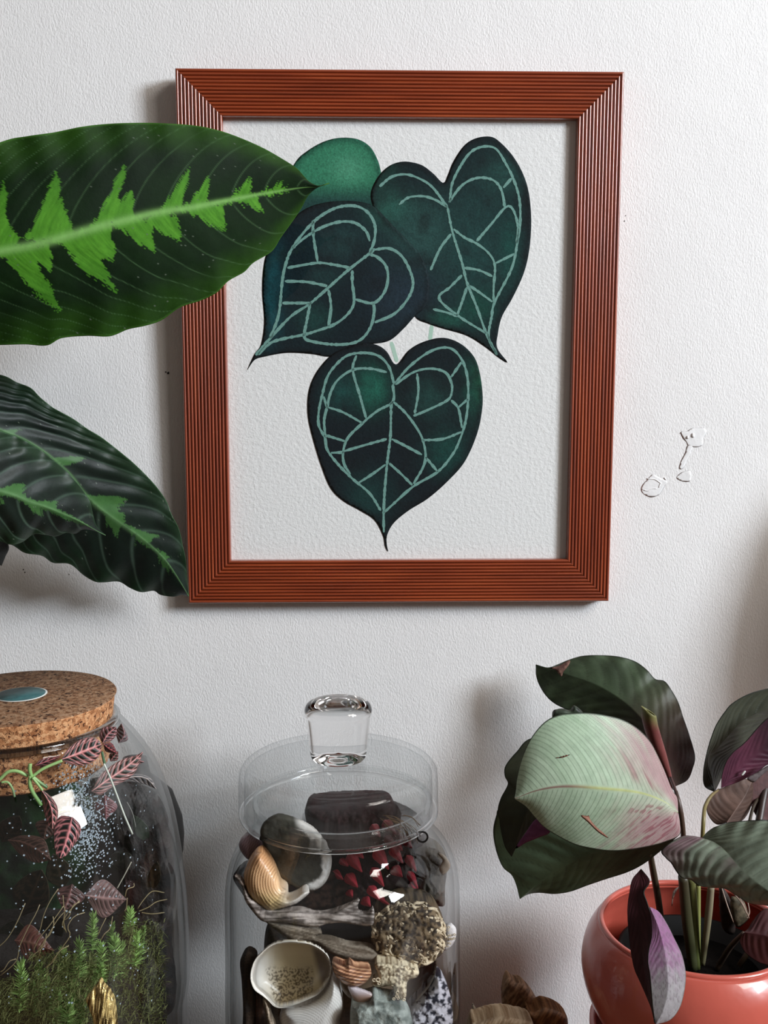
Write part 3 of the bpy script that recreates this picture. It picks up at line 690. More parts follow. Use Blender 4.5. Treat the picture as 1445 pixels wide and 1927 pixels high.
fleaf(q1([(440,757),(540,722),(640,682),(725,648)]), q1([(440,757),(480,690),(560,625),(640,600),(700,615),(725,648)]), q1([(440,757),(500,790),(600,797),(680,762),(718,710),(725,648)]), .80, .8, c_fit(pk, (24, 30, 24), 1.15))
fleaf(q1([(250,800),(310,780),(430,735)]), q1([(250,800),(300,755),(430,735)]), q1([(250,800),(330,800),(430,735)]), .74, .75, c_fit((190,110,115), (40, 26, 26)), nv=4)
fleaf(q1([(735,640),(770,580),(830,525)]), q1([(735,640),(712,590),(740,530),(830,525)]), q1([(735,640),(800,620),(835,570),(830,525)]), .60, .62, c_fit((206,138,140), (44, 34, 32)), nv=5)
fleaf(q1([(740,645),(780,680),(838,712)]), q1([(740,645),(800,640),(838,712)]), q1([(740,645),(760,700),(838,712)]), .60, .66, c_fit((180,90,92), (36, 16, 18)), nv=5)
fleaf(q1([(790,770),(810,740),(845,700)]), q1([(790,770),(785,720),(845,700)]), q1([(790,770),(840,760),(845,700)]), .55, .6, c_fit((190,120,120), (34, 36, 28)), nv=4)
fleaf(q1([(850,640),(890,580),(870,500)]), q1([(850,640),(830,560),(870,500)]), q1([(850,640),(915,610),(870,500)]), .3, .3, c_fit((160,120,122), (70, 66, 66)), nv=5)
fleaf(q1([(655,985),(760,910),(850,850),(940,780),(1022,705)]), q1([(655,985),(720,870),(800,800),(880,755),(960,735),(1022,705)]), q1([(655,985),(720,1010),(800,955),(900,905),(970,840),(1022,705)]), .62, .55, c_fit((212,150,146), (38, 40, 34)), nv=8)
fleaf(q1([(900,800),(950,760),(1030,775)]), q1([(900,800),(940,735),(1030,775)]), q1([(900,800),(960,800),(1030,775)]), .5, .5, c_fit((196,138,138), (50, 46, 44)), nv=4)
fleaf(q1([(850,915),(960,880),(1050,895),(1118,968)]), q1([(850,915),(900,870),(1000,862),(1080,895),(1118,968)]), q1([(850,915),(940,915),(1040,935),(1118,968)]), .5, .6, c_fit((176,166,160), (70, 70, 72)), nv=6)
fleaf(q3([(310,340),(372,440),(396,530),(396,640)]), q3([(310,340),(318,430),(338,530),(365,612),(396,640)]), q3([(310,340),(395,410),(436,490),(428,580),(396,640)]), .86, .9, c_fit(pk, (30, 34, 26), 1.1), nv=6)
fleaf(q3([(545,550),(522,660),(492,760),(455,862)]), q3([(545,550),(450,550),(412,650),(412,760),(428,840),(455,862)]), q3([(545,550),(606,610),(602,690),(560,760),(500,840),(455,862)]), .93, .95, c_fit((218,140,142), (26, 32, 30), 1.2), nv=6)
fleaf(q3([(60,725),(170,740),(290,800),(385,875)]), q3([(60,725),(180,690),(330,720),(385,875)]), q3([(60,725),(150,830),(270,895),(385,875)]), .55, .7, c_fit((150,112,100), (60, 44, 38), 1), nv=9)
fleaf(q3([(400,560),(350,640),(330,730)]), q3([(400,560),(270,600),(330,730)]), q3([(400,560),(420,660),(330,730)]), .5, .5, c_fit((120,86,76), (48, 34, 30), 1), nv=6)
fleaf(q3([(790,380),(800,470),(800,570)]), q3([(790,380),(715,470),(800,570)]), q3([(790,380),(885,470),(800,570)]), .5, .5, c_fit((170,112,118), (90, 60, 62), 1), nv=10)
fleaf(zz([(545,95),(520,200),(480,300)]), zz([(545,95),(430,150),(480,300)]), zz([(545,95),(640,200),(480,300)]), .86, .9, c_fit((140,100,96), (52, 36, 34), 1), nv=6)
fleaf(zz([(640,180),(780,200),(955,210)]), zz([(640,180),(780,60),(955,210)]), zz([(640,180),(780,350),(955,210)]), .84, .84, c_fit((156,122,118), (66, 48, 46), 1), nv=9)
fleaf(zz([(110,520),(240,540),(410,600)]), zz([(110,520),(230,400),(410,600)]), zz([(110,520),(220,670),(410,600)]), .8, .84, c_fit((110,74,60), (70, 34, 28), 1), nv=8)
for m_, a_, b_, col in (([(-20,1480),(-5,1600)],0,0,0),):
    pass
for cx, cy, w, h, an in ((60,1680,70,95,.4), (110,1640,50,70,-.3), (25,1760,60,60,.2), (205,1500,26,60,.3), (265,1560,26,60,-.5), (290,1650,24,60,.2), (175,1480,30,50,.8), (225,1620,36,50,1.1), (120,1560,40,46,.1), (20,1560,46,60,.6), (100,1745,50,50,.9), (150,1700,40,46,-.3)):
    c, s = math.cos(an), math.sin(an); R2 = lambda x, y: (cx+x*c-y*s, cy+x*s+y*c)
    g = random.random()
    leaf('leaf', [R2(0, h/2), R2(2, 0), R2(0, -h/2)], [R2(0, h/2), R2(-w/2, h*.1), R2(-w*.3, -h*.3), R2(0, -h/2)], [R2(0, h/2), R2(w/2, h*.1), R2(w*.3, -h*.3), R2(0, -h/2)],
         (TC[1]-.01, TC[1]-.03), M_fit, NP, c_fit((52+30*g, 64, 48), (14+10*g, 34-10*g, 16)), N=24, M=12, nv=5, solid=.0003)
GS = (138, 172, 108)
def gst(pts, frs, r, col=GS, f=q3, name='stem', par=None, c2=None, n=8, res=20):
    pts = f(pts); ys = [inj(p[0], p[1], frs if np.isscalar(frs) else frs[i], TC, TI) for i, p in enumerate(pts)]
    return ptube(name, pts, ys, r, M_stem, par or NP, res=res, n=n, col=stemcol(col, c2 or col, res))
gst([(-80,330),(0,265),(60,212),(130,206),(212,242)], .82, 3.3)
gst([(228,150),(225,195),(238,250)], .84, 3.6, c2=(120,160,90)); gst([(232,240),(225,300),(250,370),(312,462)], .84, 3.7, c2=(90,130,70)); gst([(250,250),(300,290),(355,330)], .80, 3.3, c2=(60,90,50))
gst([(245,245),(330,185),(470,125)], .83, 3.0); gst([(245,255),(290,310),(320,350)], .86, 2.4); gst([(10,290),(60,290),(95,340),(110,400)], .84, 2.2, c2=(100,120,90))
gst([(785,150),(830,250),(880,380),(940,540),(1000,680)], .9, 1.7, (196,202,190), n=6); gst([(992,890),(940,990),(885,1090)], .93, 1.2, (150,146,130), n=6); gst([(770,60),(790,150)], .6, 2.5, (80,110,80))
gst([(440,510),(500,490),(550,500)], .5, 5, (120,150,100)); gst([(960,440),(1000,520),(1025,625)], .85, .7, (130,130,125), n=5)
for rt in ([(190,240),(130,380),(60,500),(0,560),(-60,600)], [(300,250),(270,320),(215,420),(150,560),(120,680),(0,790)], [(440,130),(380,220),(330,330),(305,430),(280,480)], [(480,260),(380,400),(300,500),(250,600)],
           [(500,290),(430,370),(340,520),(280,600)], [(600,220),(540,280),(500,330),(470,400),(500,450)], [(640,310),(560,340),(510,420),(530,480),(480,560),(420,640),(380,690)], [(850,340),(830,430),(790,470),(760,520)], [(800,350),(760,430),(740,480)],
           [(475,180),(480,250),(490,300),(480,380),(500,460)], [(600,230),(550,260),(520,340),(480,370)], [(1010,90),(1010,115),(960,135),(945,190)], [(960,200),(955,270),(940,300)], [(400,340),(405,400),(380,470),(330,530),(290,640)],
           [(1260,210),(1180,230),(1120,270),(1050,300)], [(1240,310),(1150,320),(1070,310)], [(1240,160),(1150,150),(1080,220),(1040,280)], [(350,470),(330,560),(240,640)], [(520,560),(450,600),(400,680),(340,730)], [(120,660),(70,680),(30,740),(0,760)]):
    gst(rt, .955, .95, (150,136,104), f=zz, name='root', n=5, res=16, c2=(110,96,62))
# condensation
V, F = [], []
for i in range(1500):
    px = random.gauss(158, 26); py = random.gauss(1530, 62)
    if random.random() < .12: px, py = random.uniform(10, 320), random.uniform(1470, 1900)
    X = at1(px, py, inj(px, py, .999, TC, TR-.0028))
    if abs(X[0]-TC[0]) > TR*.9: continue
    # place on the inner wall of the lathe at that height
    rz = np.interp(X[2], [p[1] for p in tp], [p[0] for p in tp])-.0029
    y = inj(px, py, 1.0, TC, rz); X = at1(px, py, y)
    nr = np.array([X[0]-TC[0], X[1]-TC[1], 0]); nr /= np.linalg.norm(nr)+1e-9
    r = random.uniform(.0002, .0006); b = len(V); t1 = np.cross(nr, [0, 0, 1]); t2 = np.array([0, 0, 1.])
    for k in range(6): V.append(X+r*(math.cos(k*1.047)*t1+math.sin(k*1.047)*t2))
    V.append(X-nr*r*.6)
    for k in range(6): F.append((b+k, b+(k+1) % 6, b+6))
cdn = mesh('condensation', V, F, mat('droplet', (.30, .36, .40), rough=.03, spec=1.0), tj, smooth=True); cdn['kind'] = 'stuff'
# gilded driftwood standing in front of the jar
gp = [(700,1130),(715,1120),(740,1160),(790,1220),(820,1290),(835,1434),(850,1700),(700,1700),(668,1434),(640,1340),(612,1258),(650,1200)]
gp = Z(0, 1550, 3.8026, gp)
M_gold = mat('gold_paint', None, rough=.34, metal=.6, bscale=260, bdist=.0012, stretch=(2.5, 1, .3))
gd = blob('gilded_driftwood', gp, -.2465, .005, M_gold, None, lambda x, y, d: mix(lin(70, 48, 16), lin(250, 222, 150), sst(.35, .6, fbm((x+.35*(y-1850)*.3)/2.2, y/26, 4))), R=16, disp=lambda x, y: .0026*fbm((x+.12*y)/2.2, y/34, 4), step=1.6)
# extend to the shelf with a tapering foot
tube('foot', [at1(196, 1985, -.246), at1(196, 1985, -.246)*np.array([1, 1, 0])+np.array([0, 0, .05]), at1(196, 1985, -.246)*np.array([1, 1, 0])], [.010, .012, .014], M_gold, gd, res=12, col=stemcol((120,90,40), (150,120,60), 12))
tag(gd, 'gold-painted driftwood stump with a pointed tip in front of the terrarium jar', 'driftwood')
# black vase behind the terrarium
M_blk = mat('black_ceramic', (.012, .011, .011), rough=.5)
vx = at1(258, 1572, -.032)[0]; vz = zrow(1572, -.032, 258); vR = 87*scl(-.032, 1572)
vs_ = lathe('black_vase', [(.020, 0), (.021, .004), (.016, .03), (.018, vz-.06), (vR*.8, vz-.032), (vR*.97, vz-.012), (vR, vz), (vR*.97, vz+.012), (vR*.78, vz+.03), (.010, vz+.044), (.008, vz+.055), (.006, vz+.055), (.006, vz+.04)], (vx, -.032, 0), M_blk, None, n=64, sy=.78, origin=(vx, -.032, 0))
tag(vs_, 'black rounded vase almost hidden behind the right side of the terrarium jar', 'vase')

# ---------------------------------------------------------------- middle glass jar
JC = np.array([at1(645, 1700, -.10)[0], -.10, 0.0]); JY = -.10
JR = 219*scl(JY, 1720)
gj = thing('glass_jar', tuple(JC), 'clear lidded glass jar of shells, coral and stones with a solid glass knob', 'jar')
jp = [(.0005, .003), (JR*.86, .003), (JR*.97, .008), (JR, .022)]+rows([(1900, 219), (1780, 219), (1680, 219), (1640, 216), (1612, 208), (1590, 196), (1574, 182), (1562, 172), (1545, 166), (1515, 165), (1502, 168)], 645, JY)
P_ = [tuple(p) for p in cr(jp, 80)]
lathe('jar_body', dbl(P_, .003), JC, M_glass, gj, n=128)
torus('jar_rim', (JC[0], JC[1], P_[-1][1]), P_[-1][0]-.0015, .0018, M_glass, gj)
ltz = zrow(1432, JY, 636)
LC = (at1(637, 1450, JY)[0], JY, 0)
R1 = 186*scl(JY, 1450); skz = zrow(1522, JY, 637)
lo = [(R1+.0005, skz), (R1+.0004, skz+.004), (R1, ltz-.008), (R1-.0012, ltz-.004), (R1-.004, ltz-.0012), (R1-.009, ltz), (R1*.55, ltz+.0012), (.019, ltz+.002), (.0005, ltz+.002)]
lo = [tuple(p) for p in cr(lo, 60)]
lid = lathe('lid', dbl(lo, .0034), LC, M_glassd, gj, n=128)
torus('lid_edge', (LC[0], LC[1], skz), R1-.0012, .0015, M_solid, lid)
kz = ltz+.0021; ks = scl(JY, 1375)
zt = zrow(1338, JY, 633)
kp = [(0, kz+.006), (.006, kz+.005), (.0105, kz+.0015), (.0135, kz), (52*ks-.001, kz), (52*ks, kz+.0015), (54*ks, kz+.006), (60*ks, zt-.004), (63*ks, zt-.001), (63*ks, zt+.0015), (58*ks, zt+.0045), (44*ks, zt+.0062), (24*ks, zt+.0066), (0, zt+.0066)]
kp = [tuple(p) for p in cr(kp, 60)]; kp[0] = (0, kp[0][1]); kp[-1] = (0, kp[-1][1])
lathe('knob', kp, LC, M_solid, lid, n=96)

JI = JR-.0045
e5 = lambda p: Z(400, 1600, 2.89, p)
e3 = lambda p: Z(440, 1500, 6.568, p)
e4 = lambda p: Z(640, 1500, 6.02, p)
e6 = lambda p: Z(440, 1730, 6.568, p)
e7 = lambda p: Z(640, 1730, 6.02, p)
rad = lambda cx, cy, n: (lambda x, y: np.arctan2(y-cy, x-cx)*n)
# grey disc stone with white rim
def c_disc(x, y, d):
    c = mix(lin(50, 50, 44), lin(84, 82, 72), fbm(x/14, y/14, 4))
    r = sst(.25, .6, ((x-556)/60)-.15*((y-1600)/70)); edge = sst(19, 13, d+12*(fbm(x/9, y/9, 2)-.5)+8*sst(1590,1560,y)*0)
    c = mix(c, lin(240, 238, 234, 1.15), edge*sst(.0, .3, (x-560)/60-.2*(y-1600)/70))
    return mix(c, lin(150, 140, 122), sst(7, 3, d)*.5*(y > 1600))
t_ = blob('pebble', e3([(325,455),(345,350),(400,285),(520,222),(650,232),(800,288),(950,360),(1080,480),(1170,620),(1210,760),(1190,930),(1120,1070),(1000,1155),(850,1155),(700,1080),(560,960),(480,830),(380,640)]), -.139, .0035, M_any, None, c_disc, R=9, disp=lambda x, y: .0008*fbm(x/5, y/5, 2), step=3)
tag(t_, 'flat dark grey stone with a white-crusted right edge, high in the glass jar', 'stone')
def ribs(cx, cy, per, a, b, col2=None):
    def f(x, y, d):
        r = np.hypot(x-cx, y-cy); c = mix(lin(*a), lin(*b), .5+.5*np.sin(r/per*6.283+1.2*fbm(x/12, y/12, 2)))
        return c
    return f
def c_tan(x, y, d):
    r = np.hypot((x-540)*1.0, (y-1660)*.9)
    c = mix(lin(214, 176, 134, 1.15), lin(160, 116, 78), (.5+.5*np.sin(r*1.25))*sst(14, 30, r))
    c = mix(c, lin(180, 126, 84), sst(1650, 1610, y)*.6); c = mix(c, lin(186, 174, 120), sst(1665, 1700, y)*.55)
    return mix(c, lin(226, 220, 212), sst(520, 560, x))
t_ = blob('snail_shell', e3([(340,672),(250,700),(170,820),(122,950),(135,1100),(200,1240),(300,1340),(430,1412),(520,1395),(700,1345),(800,1300),(935,1180),(860,1158),(760,1225),(655,1262),(672,1150),(600,1100),(560,1000),(500,860),(420,740)]), -.147, .011, M_anys, None, c_tan, R=26,
          disp=lambda x, y: .00035*np.sin(np.hypot(x-540, (y-1660)*.9)*1.25), step=2.2)
tag(t_, 'tan ribbed snail shell with a white lip, upper left in the glass jar', 'shell')
t_ = blob('scallop_fragment', e3([(62,600),(95,510),(180,445),(300,440),(385,560),(375,650),(250,700),(185,775),(105,700)]), -.128, .006, M_anys, None, lambda x, y, d: mix(lin(116, 92, 100), lin(166, 142, 150), .5+.5*np.sin((x+y*.9)*1.1)), step=2.5)
tag(t_, 'mauve ridged shell piece behind the tan snail shell, at the left under the glass lid', 'shell')
# red protea cone
pc = thing('protea_cone', tuple(at1(690, 1720, -.095)), 'dark burgundy dried protea cone with pointed red bracts at the top of the glass jar', 'dried flower')
blob('cone_body', [(574,1521),(600,1514),(640,1510),(700,1509),(737,1513),(748,1530),(775,1541),(800,1562),(806,1600),(796,1660),(770,1705),(700,1732),(640,1715),(612,1650),(590,1600),(580,1560)], -.096, .030, M_any, pc,
     lambda x, y, d: mix(lin(20, 8, 10), lin(56, 20, 24), fbm(x/9, y/20, 5)), R=70, disp=lambda x, y: .006*np.abs(fbm(x/8, y/16, 2)-.5)+.003*fbm(x/3, y/6, 4), step=3)
M_red = mat('red_bract', None, rough=.35, spec=.6, bscale=300, bdist=.0005)
br = [((655,607),(681,641),15),((706,598),(731,636),15),((735,594),(758,624),12),((746,590),(757,600),8),((700,633),(722,668),12),((739,632),(757,650),13),((652,645),(673,670),14),((694,668),(714,694),12),((626,640),(645,655),10),((655,676),(663,688),9),((683,690),(697,706),12),((765,610),(783,640),10),((768,640),(786,672),9),((772,660),(785,690),8),((712,690),(735,705),10),((735,700),(760,690),10),((700,552),(715,575),11),((722,545),(745,570),13),((742,560),(760,585),11),((757,575),(775,596),11),((725,575),(745,592),10),((670,600),(684,615),8),((640,617),(655,630),8)]
for i, (a0, b0, w) in enumerate(br):
    a0 = (a0[0], 1000+a0[1]); b0 = (b0[0], 1000+b0[1])
    yb = -.1325+.00016*abs(a0[0]-700)*1.0
    dx, dy = b0[0]-a0[0], b0[1]-a0[1]; L = math.hypot(dx, dy); nx, ny = -dy/L*w*.8, dx/L*w*.8
    ms_ = (a0[0]+dx*.4, a0[1]+dy*.4); k = .45 if a0[1] < 1590 else 1.0
    leaf('bract', [a0, ms_, b0], [a0, (a0[0]+dx*.25+nx, a0[1]+dy*.25+ny), b0], [a0, (a0[0]+dx*.25-nx, a0[1]+dy*.25-ny), b0], (yb, yb-.010), M_red, pc,
         (lambda k: lambda D: mix(lin(140, 30, 42, k*1.2), lin(214, 74, 88, k*1.2), fbm(D['u0']*4, D['av']*14+i, 3)))(k), N=12, M=6, nv=1, fold=(.004, .004), solid=.0009)
for i in range(26):
    x0, y0 = random.uniform(715, 760), random.uniform(1533, 1552); x1, y1 = x0+random.uniform(22, 46), y0+random.uniform(18, 38)
    if x1 > 792: x1 = 792
    ptube('straw_fibre', [(x0, y0), ((x0+x1)/2+random.uniform(-2, 8), (y0+y1)/2-random.uniform(0, 8)), (x1, y1)], [-.132, -.136, -.134], .55, mat('straw', tuple(lin(150, 124, 92))) if i == 0 else bpy.data.materials['straw'], pc, res=8, n=4)
def ring3(name, c, y, rx, ry, rr, m):
    a = np.linspace(0, 2*np.pi, 25); return ptube(name, [(c[0]+rx*math.cos(t), c[1]+ry*math.sin(t)) for t in a], y, rr, m, None, res=32, n=8)
t_ = ring3('wire_ring', (795, 1575), -.136, 9.5, 9.5, 1.9, M_blk); tag(t_, 'small black wire ring beside the protea cone under the lid', 'ring')
M_wood = mat('grey_wood', None, rough=.8, bscale=150, bdist=.0012)
t_ = blob('wood_chunk', e4([(840,600),(900,560),(1000,558),(1100,590),(1170,640),(1215,720),(1205,880),(1190,1000),(1185,1100),(1180,1230),(1080,1230),(980,1200),(880,1100),(850,1000),(890,900),(860,740)]), -.112, .014, M_wood, None,
          lambda x, y, d: mix(mix(lin(52, 46, 40), lin(104, 94, 82), fbm((x)/3, y/18, 3)), lin(128, 118, 104), sst(1625, 1600, y)*.7), R=16, disp=lambda x, y: .0035*fbm(x/3.5, y/18, 6), step=2.4)
tag(t_, 'weathered grey-brown wood chunk at the upper right in the glass jar', 'wood')
t_ = blob('shell_chip', e4([(1105,640),(1180,660),(1240,740),(1245,800),(1180,880),(1150,880),(1120,800),(1160,720)]), -.128, .002, M_anys, None, lambda x, y, d: mix(lin(196, 184, 168), lin(160, 142, 124), fbm(x/5, y/5)), step=2.5)
tag(t_, 'small cream shell chip on the right edge of the wood chunk', 'shell')
# dried grey pods
def c_fib(a, b, ang, s1, s2, seed):
    c, s = math.cos(ang), math.sin(ang)
    return lambda x, y, d: mix(lin(*a), lin(*b), sst(.32, .68, fbm((x*c+y*s)/s1, (-x*s+y*c)/s2, seed)))
t_ = blob('dried_kelp', e5([(115,138),(150,150),(175,190),(200,250),(260,290),(330,330),(420,328),(500,322),(560,332),(640,338),(700,318),(745,292),(800,262),(790,300),(800,330),(845,340),(872,312),(880,345),(875,400),(850,412),(790,408),(700,395),(620,402),(560,418),(480,405),(420,398),(340,390),(270,386),(215,330),(175,270),(160,200)]),
          -.150, .004, M_any, None, c_fib((92, 82, 76), (206, 194, 186), .05, 26, 2.6, 3), R=8, disp=lambda x, y: .0016*np.sin(x/13)+.001*fbm(x/12, y/3, 4), step=2.6)
tag(t_, 'long grey dried seaweed strip with a ragged edge across the middle of the glass jar', 'seaweed')
t_ = blob('milkweed_pod', e5([(285,385),(330,388),(430,402),(540,420),(600,450),(560,470),(640,480),(740,508),(850,522),(925,582),(900,606),(830,604),(740,594),(640,560),(560,505),(500,500),(440,500),(350,440)]),
          -.146, .0045, M_any, None, c_fib((104, 92, 78), (166, 154, 138), .25, 40, 2.2, 8), R=9, disp=lambda x, y: .0008*fbm(x/20, y/3, 4), step=2.6)
tag(t_, 'curved grey-tan striped seed pod lying under the seaweed strip in the glass jar', 'seed pod')
t_ = blob('gap_shade_fill', e5([(470,395),(870,400),(905,440),(880,510),(850,540),(700,520),(560,470),(500,440)]), -.120, .008, M_wood, None, lambda x, y, d: mix(lin(44, 42, 46), lin(70, 68, 74), fbm(x/16, y/16, 2)), R=14, step=4)  # dark body put in where the gap above the pod lies in shade
tag(t_, 'dark fill for the shaded gap behind the seed pod in the glass jar', 'stone')
# coral lumps
M_coral = mat('coral', None, rough=.85, bscale=400, bdist=.0005)
ccol = lambda x, y, d: mix(lin(44, 34, 24), lin(112, 94, 70), sst(.4, .62, fbm(x/5, y/5, 7)))
cl = thing('worm_coral', tuple(at1(770, 1810, -.14)), 'large cream worm-tube coral lump at the right in the glass jar', 'coral')
CO = e5([(870,400),(880,340),(920,330),(970,290),(1060,268),(1150,280),(1220,320),(1262,400),(1275,480),(1250,560),(1200,600),(1130,642),(1050,622),(980,592),(900,552),(862,490)])
blob('coral_body', CO, -.138, .013, M_coral, cl, ccol, R=26, disp=lambda x, y: -.004*(1-np.abs(2*fbm(x/11, y/11, 5)-1)), step=3)
M_tube = mat('coral_tube', tuple(lin(230, 216, 188)), rough=.8, nscale=300, ncol=tuple(lin(150, 128, 96)), nfac=.8, bscale=500)
COa = np.array(CO)
def worm(parent, poly, x, y, ang, steps, r, yf, name='worm_tube'):
    pts, ys = [], []
    for i in range(steps):
        if not inpoly(np.array([x]), np.array([y]), poly)[0]: break
        pts.append((x, y)); ys.append(yf(x, y)-random.uniform(0, .0012)); ang += random.gauss(0, .42); x += 4.2*math.cos(ang); y += 4.2*math.sin(ang)
    if len(pts) >= 3: ptube(name, pts, ys, [r]*(len(pts)-1)+[r*.8], M_tube, parent, res=len(pts)*2, n=6)
dcor = lambda x, y: float(np.min(np.hypot(COa[:, 0]-x, COa[:, 1]-y)))
for i in range(240):
    x, y = random.uniform(695, 842), random.uniform(1692, 1823)
    if not inpoly(np.array([x]), np.array([y]), CO)[0]: continue
    swirl = math.atan2(y-1762, x-752)+math.pi/2+random.gauss(0, .5)
    worm(cl, CO, x, y, swirl, random.randint(5, 14), random.uniform(2.0, 3.3), lambda x, y: -.1392-.0128*math.sqrt(max(0, 1-(1-min(dcor(x, y)/26, 1))**2)))
def mouths(parent, poly, n, r0, r1, y, name='tube_mouth'):
    P = np.array(poly); k = 0
    while k < n:
        x, yy = random.uniform(P[:, 0].min(), P[:, 0].max()), random.uniform(P[:, 1].min(), P[:, 1].max())
        if not inpoly(np.array([x]), np.array([yy]), poly)[0]: continue
        r = random.uniform(r0, r1); a = np.linspace(0, 2*np.pi, 13)
        ptube(name, [(x+r*math.cos(t), yy+r*math.sin(t)*.9) for t in a], y, r*.42, M_tube, parent, res=14, n=5); k += 1
mouths(cl, e5([(1030,290),(1150,290),(1150,400),(1050,400)]), 12, 2.0, 3.4, -.1525)
mouths(cl, e5([(1110,430),(1180,430),(1180,500),(1110,500)]), 5, 2.5, 4.5, -.153)
M_lace = mat('white_lace_coral', tuple(lin(222, 216, 214)), rough=.8, bscale=350, bdist=.001)
lc = e5([(1262,415),(1300,402),(1325,430),(1318,490),(1290,530),(1255,545),(1258,480)])
blob('lace_fragment', lc, -.134, .003, M_lace, cl, None, step=3); mouths(cl, lc, 22, 1.2, 2.0, -.1378, 'lace_cell')
c2 = thing('branching_coral', tuple(at1(745, 1880, -.15)), 'small pale branching coral under the large coral lump', 'coral')
CO2 = e5([(880,620),(940,608),(1050,625),(1118,650),(1112,690),(1060,715),(1052,800),(1018,822),(990,790),(972,740),(905,746),(864,730),(900,690)])
blob('coral_body', CO2, -.153, .006, M_coral, c2, lambda x, y, d: mix(lin(120, 102, 76), lin(216, 202, 172), sst(.35, .55, fbm(x/4, y/4, 9))), R=9, disp=lambda x, y: -.002*(1-np.abs(2*fbm(x/6, y/6, 5)-1)), step=2.4)
CA2 = np.array(CO2)
for i in range(40):
    x, y = random.uniform(700, 790), random.uniform(1812, 1884)
    if inpoly(np.array([x]), np.array([y]), CO2)[0]: worm(c2, CO2, x, y, random.random()*6.28, random.randint(3, 6), random.uniform(1.5, 2.4), lambda x, y: -.1585)
mouths(c2, e5([(985,770),(1045,770),(1045,815),(985,815)]), 7, 1.8, 2.8, -.1605); mouths(c2, e5([(870,700),(920,700),(920,740),(870,740)]), 3, 2.6, 4, -.1605)
# shells
def c_fan(cx, cy, n, a, b, ph=0): return lambda x, y, d: mix(lin(*a), lin(*b), sst(-.3, .6, np.sin(np.arctan2(y-cy, x-cx)*n+ph)))
def c_cock(x, y, d):
    r = np.hypot((x-700)*.62, (y-1770)); c = mix(lin(112, 66, 46), lin(216, 168, 132), sst(-.5, .5, np.sin(r*1.05)))
    return mix(c, lin(60, 44, 38), sst(1822, 1812, y)*.7*(x < 665))
t_ = blob('cockle_shell', e5([(650,605),(690,618),(722,628),(740,612),(775,635),(820,640),(858,648),(862,680),(830,722),(790,742),(755,744),(700,715),(660,668)]), -.158, .008, M_anys, None, c_cock, R=22,
          disp=lambda x, y: .0007*np.sin(np.hypot((x-700)*.62, y-1770)*1.05), step=1.9)
tag(t_, 'small orange-brown ribbed cockle shell in the middle of the glass jar', 'shell')
def c_bowl(x, y, d):
    c = mix(lin(222, 218, 212), lin(196, 180, 146), sst(480, 540, x)); c = mix(c, lin(206, 190, 160), sst(14, 4, np.abs(y-1790))*.4)
    sp = sst(.50, .56, fbm(x/1.6, y/1.6, 5, 2))*sst(1818, 1832, y+6*vn(x/8, y/8))*sst(505, 514, x+.25*(1860-y))*sst(592, 586, x)
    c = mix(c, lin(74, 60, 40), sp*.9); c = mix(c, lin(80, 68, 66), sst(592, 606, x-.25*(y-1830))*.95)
    return mix(c, lin(226, 220, 208), sst(3.0, 1.2, d))
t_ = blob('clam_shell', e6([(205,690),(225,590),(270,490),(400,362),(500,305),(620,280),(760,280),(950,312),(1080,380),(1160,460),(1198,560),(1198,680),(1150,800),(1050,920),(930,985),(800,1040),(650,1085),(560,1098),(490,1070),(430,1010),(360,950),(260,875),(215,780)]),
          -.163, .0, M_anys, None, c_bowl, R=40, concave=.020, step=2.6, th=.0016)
tag(t_, 'open cream clam shell holding speckled sand, lower left in the glass jar', 'shell')
t_ = blob('venus_shell', e6([(600,1115),(850,1060),(1050,965),(1160,830),(1200,640),(1270,730),(1320,860),(1350,1000),(1352,1100),(1325,1200),(1310,1294),(1320,1700),(1200,1950),(800,1950),(640,1600),(570,1294)]),
          -.150, .014, M_anys, None, lambda x, y, d: mix(lin(196, 192, 186), lin(228, 226, 222), .5+.5*np.sin(np.hypot(x-560, (y-1960)*1.)*1.3+2*fbm(x/20, y/20))), R=34, disp=lambda x, y: .00025*np.sin(np.hypot(x-560, y-1960)*1.3), step=2.6)
tag(t_, 'smooth white ribbed shell under the open clam shell in the glass jar', 'shell')
t_ = blob('limpet_shell', e5([(690,720),(740,660),(860,600),(1000,570),(1130,565),(1214,590),(1208,680),(1180,740),(1130,800),(1060,872),(960,850),(830,835),(740,800)]), -.146, 0, M_anys, None,
          lambda x, y, d: mix(mix(lin(128, 110, 90), lin(60, 50, 46), sst(765, 790, x-.0*(y))*sst(1870, 1835, y)), lin(220, 214, 208), sst(3.2, 1.6, d)), R=26, concave=.014, step=3)
tag(t_, 'wide brown limpet shell with a white rim below the coral in the glass jar', 'shell')
t_ = blob('shell_fragment', e5([(735,742),(790,748),(880,790),(840,850),(790,840)]), -.158, .002, M_anys, None, lambda x, y, d: mix(lin(196, 186, 192), lin(150, 120, 104), sst(1862, 1880, y)), step=2.4)
tag(t_, 'lilac-white shell splinter below the cockle shell', 'shell')
def c_stone(a, b, s, seed, thr, sh=.06): return lambda x, y, d: mix(lin(*a), lin(*b), sst(thr-sh, thr+sh, fbm(x/s, y/s, seed)))
t_ = blob('green_stone', e5([(748,880),(780,838),(850,822),(872,795),(920,822),(1000,838),(1052,870),(1088,940),(1085,1080),(1040,1180),(900,1230),(770,1150)]), -.160, .013, mat('rough_stone', None, rough=.75, bscale=140, bdist=.0015), None,
          c_stone((84, 92, 88), (150, 158, 152), 9, 4, .5, .25), R=22, disp=lambda x, y: .003*np.abs(fbm(x/10, y/10, 7)-.5), step=3)
tag(t_, 'rough grey-green stone at the bottom centre of the glass jar', 'stone')
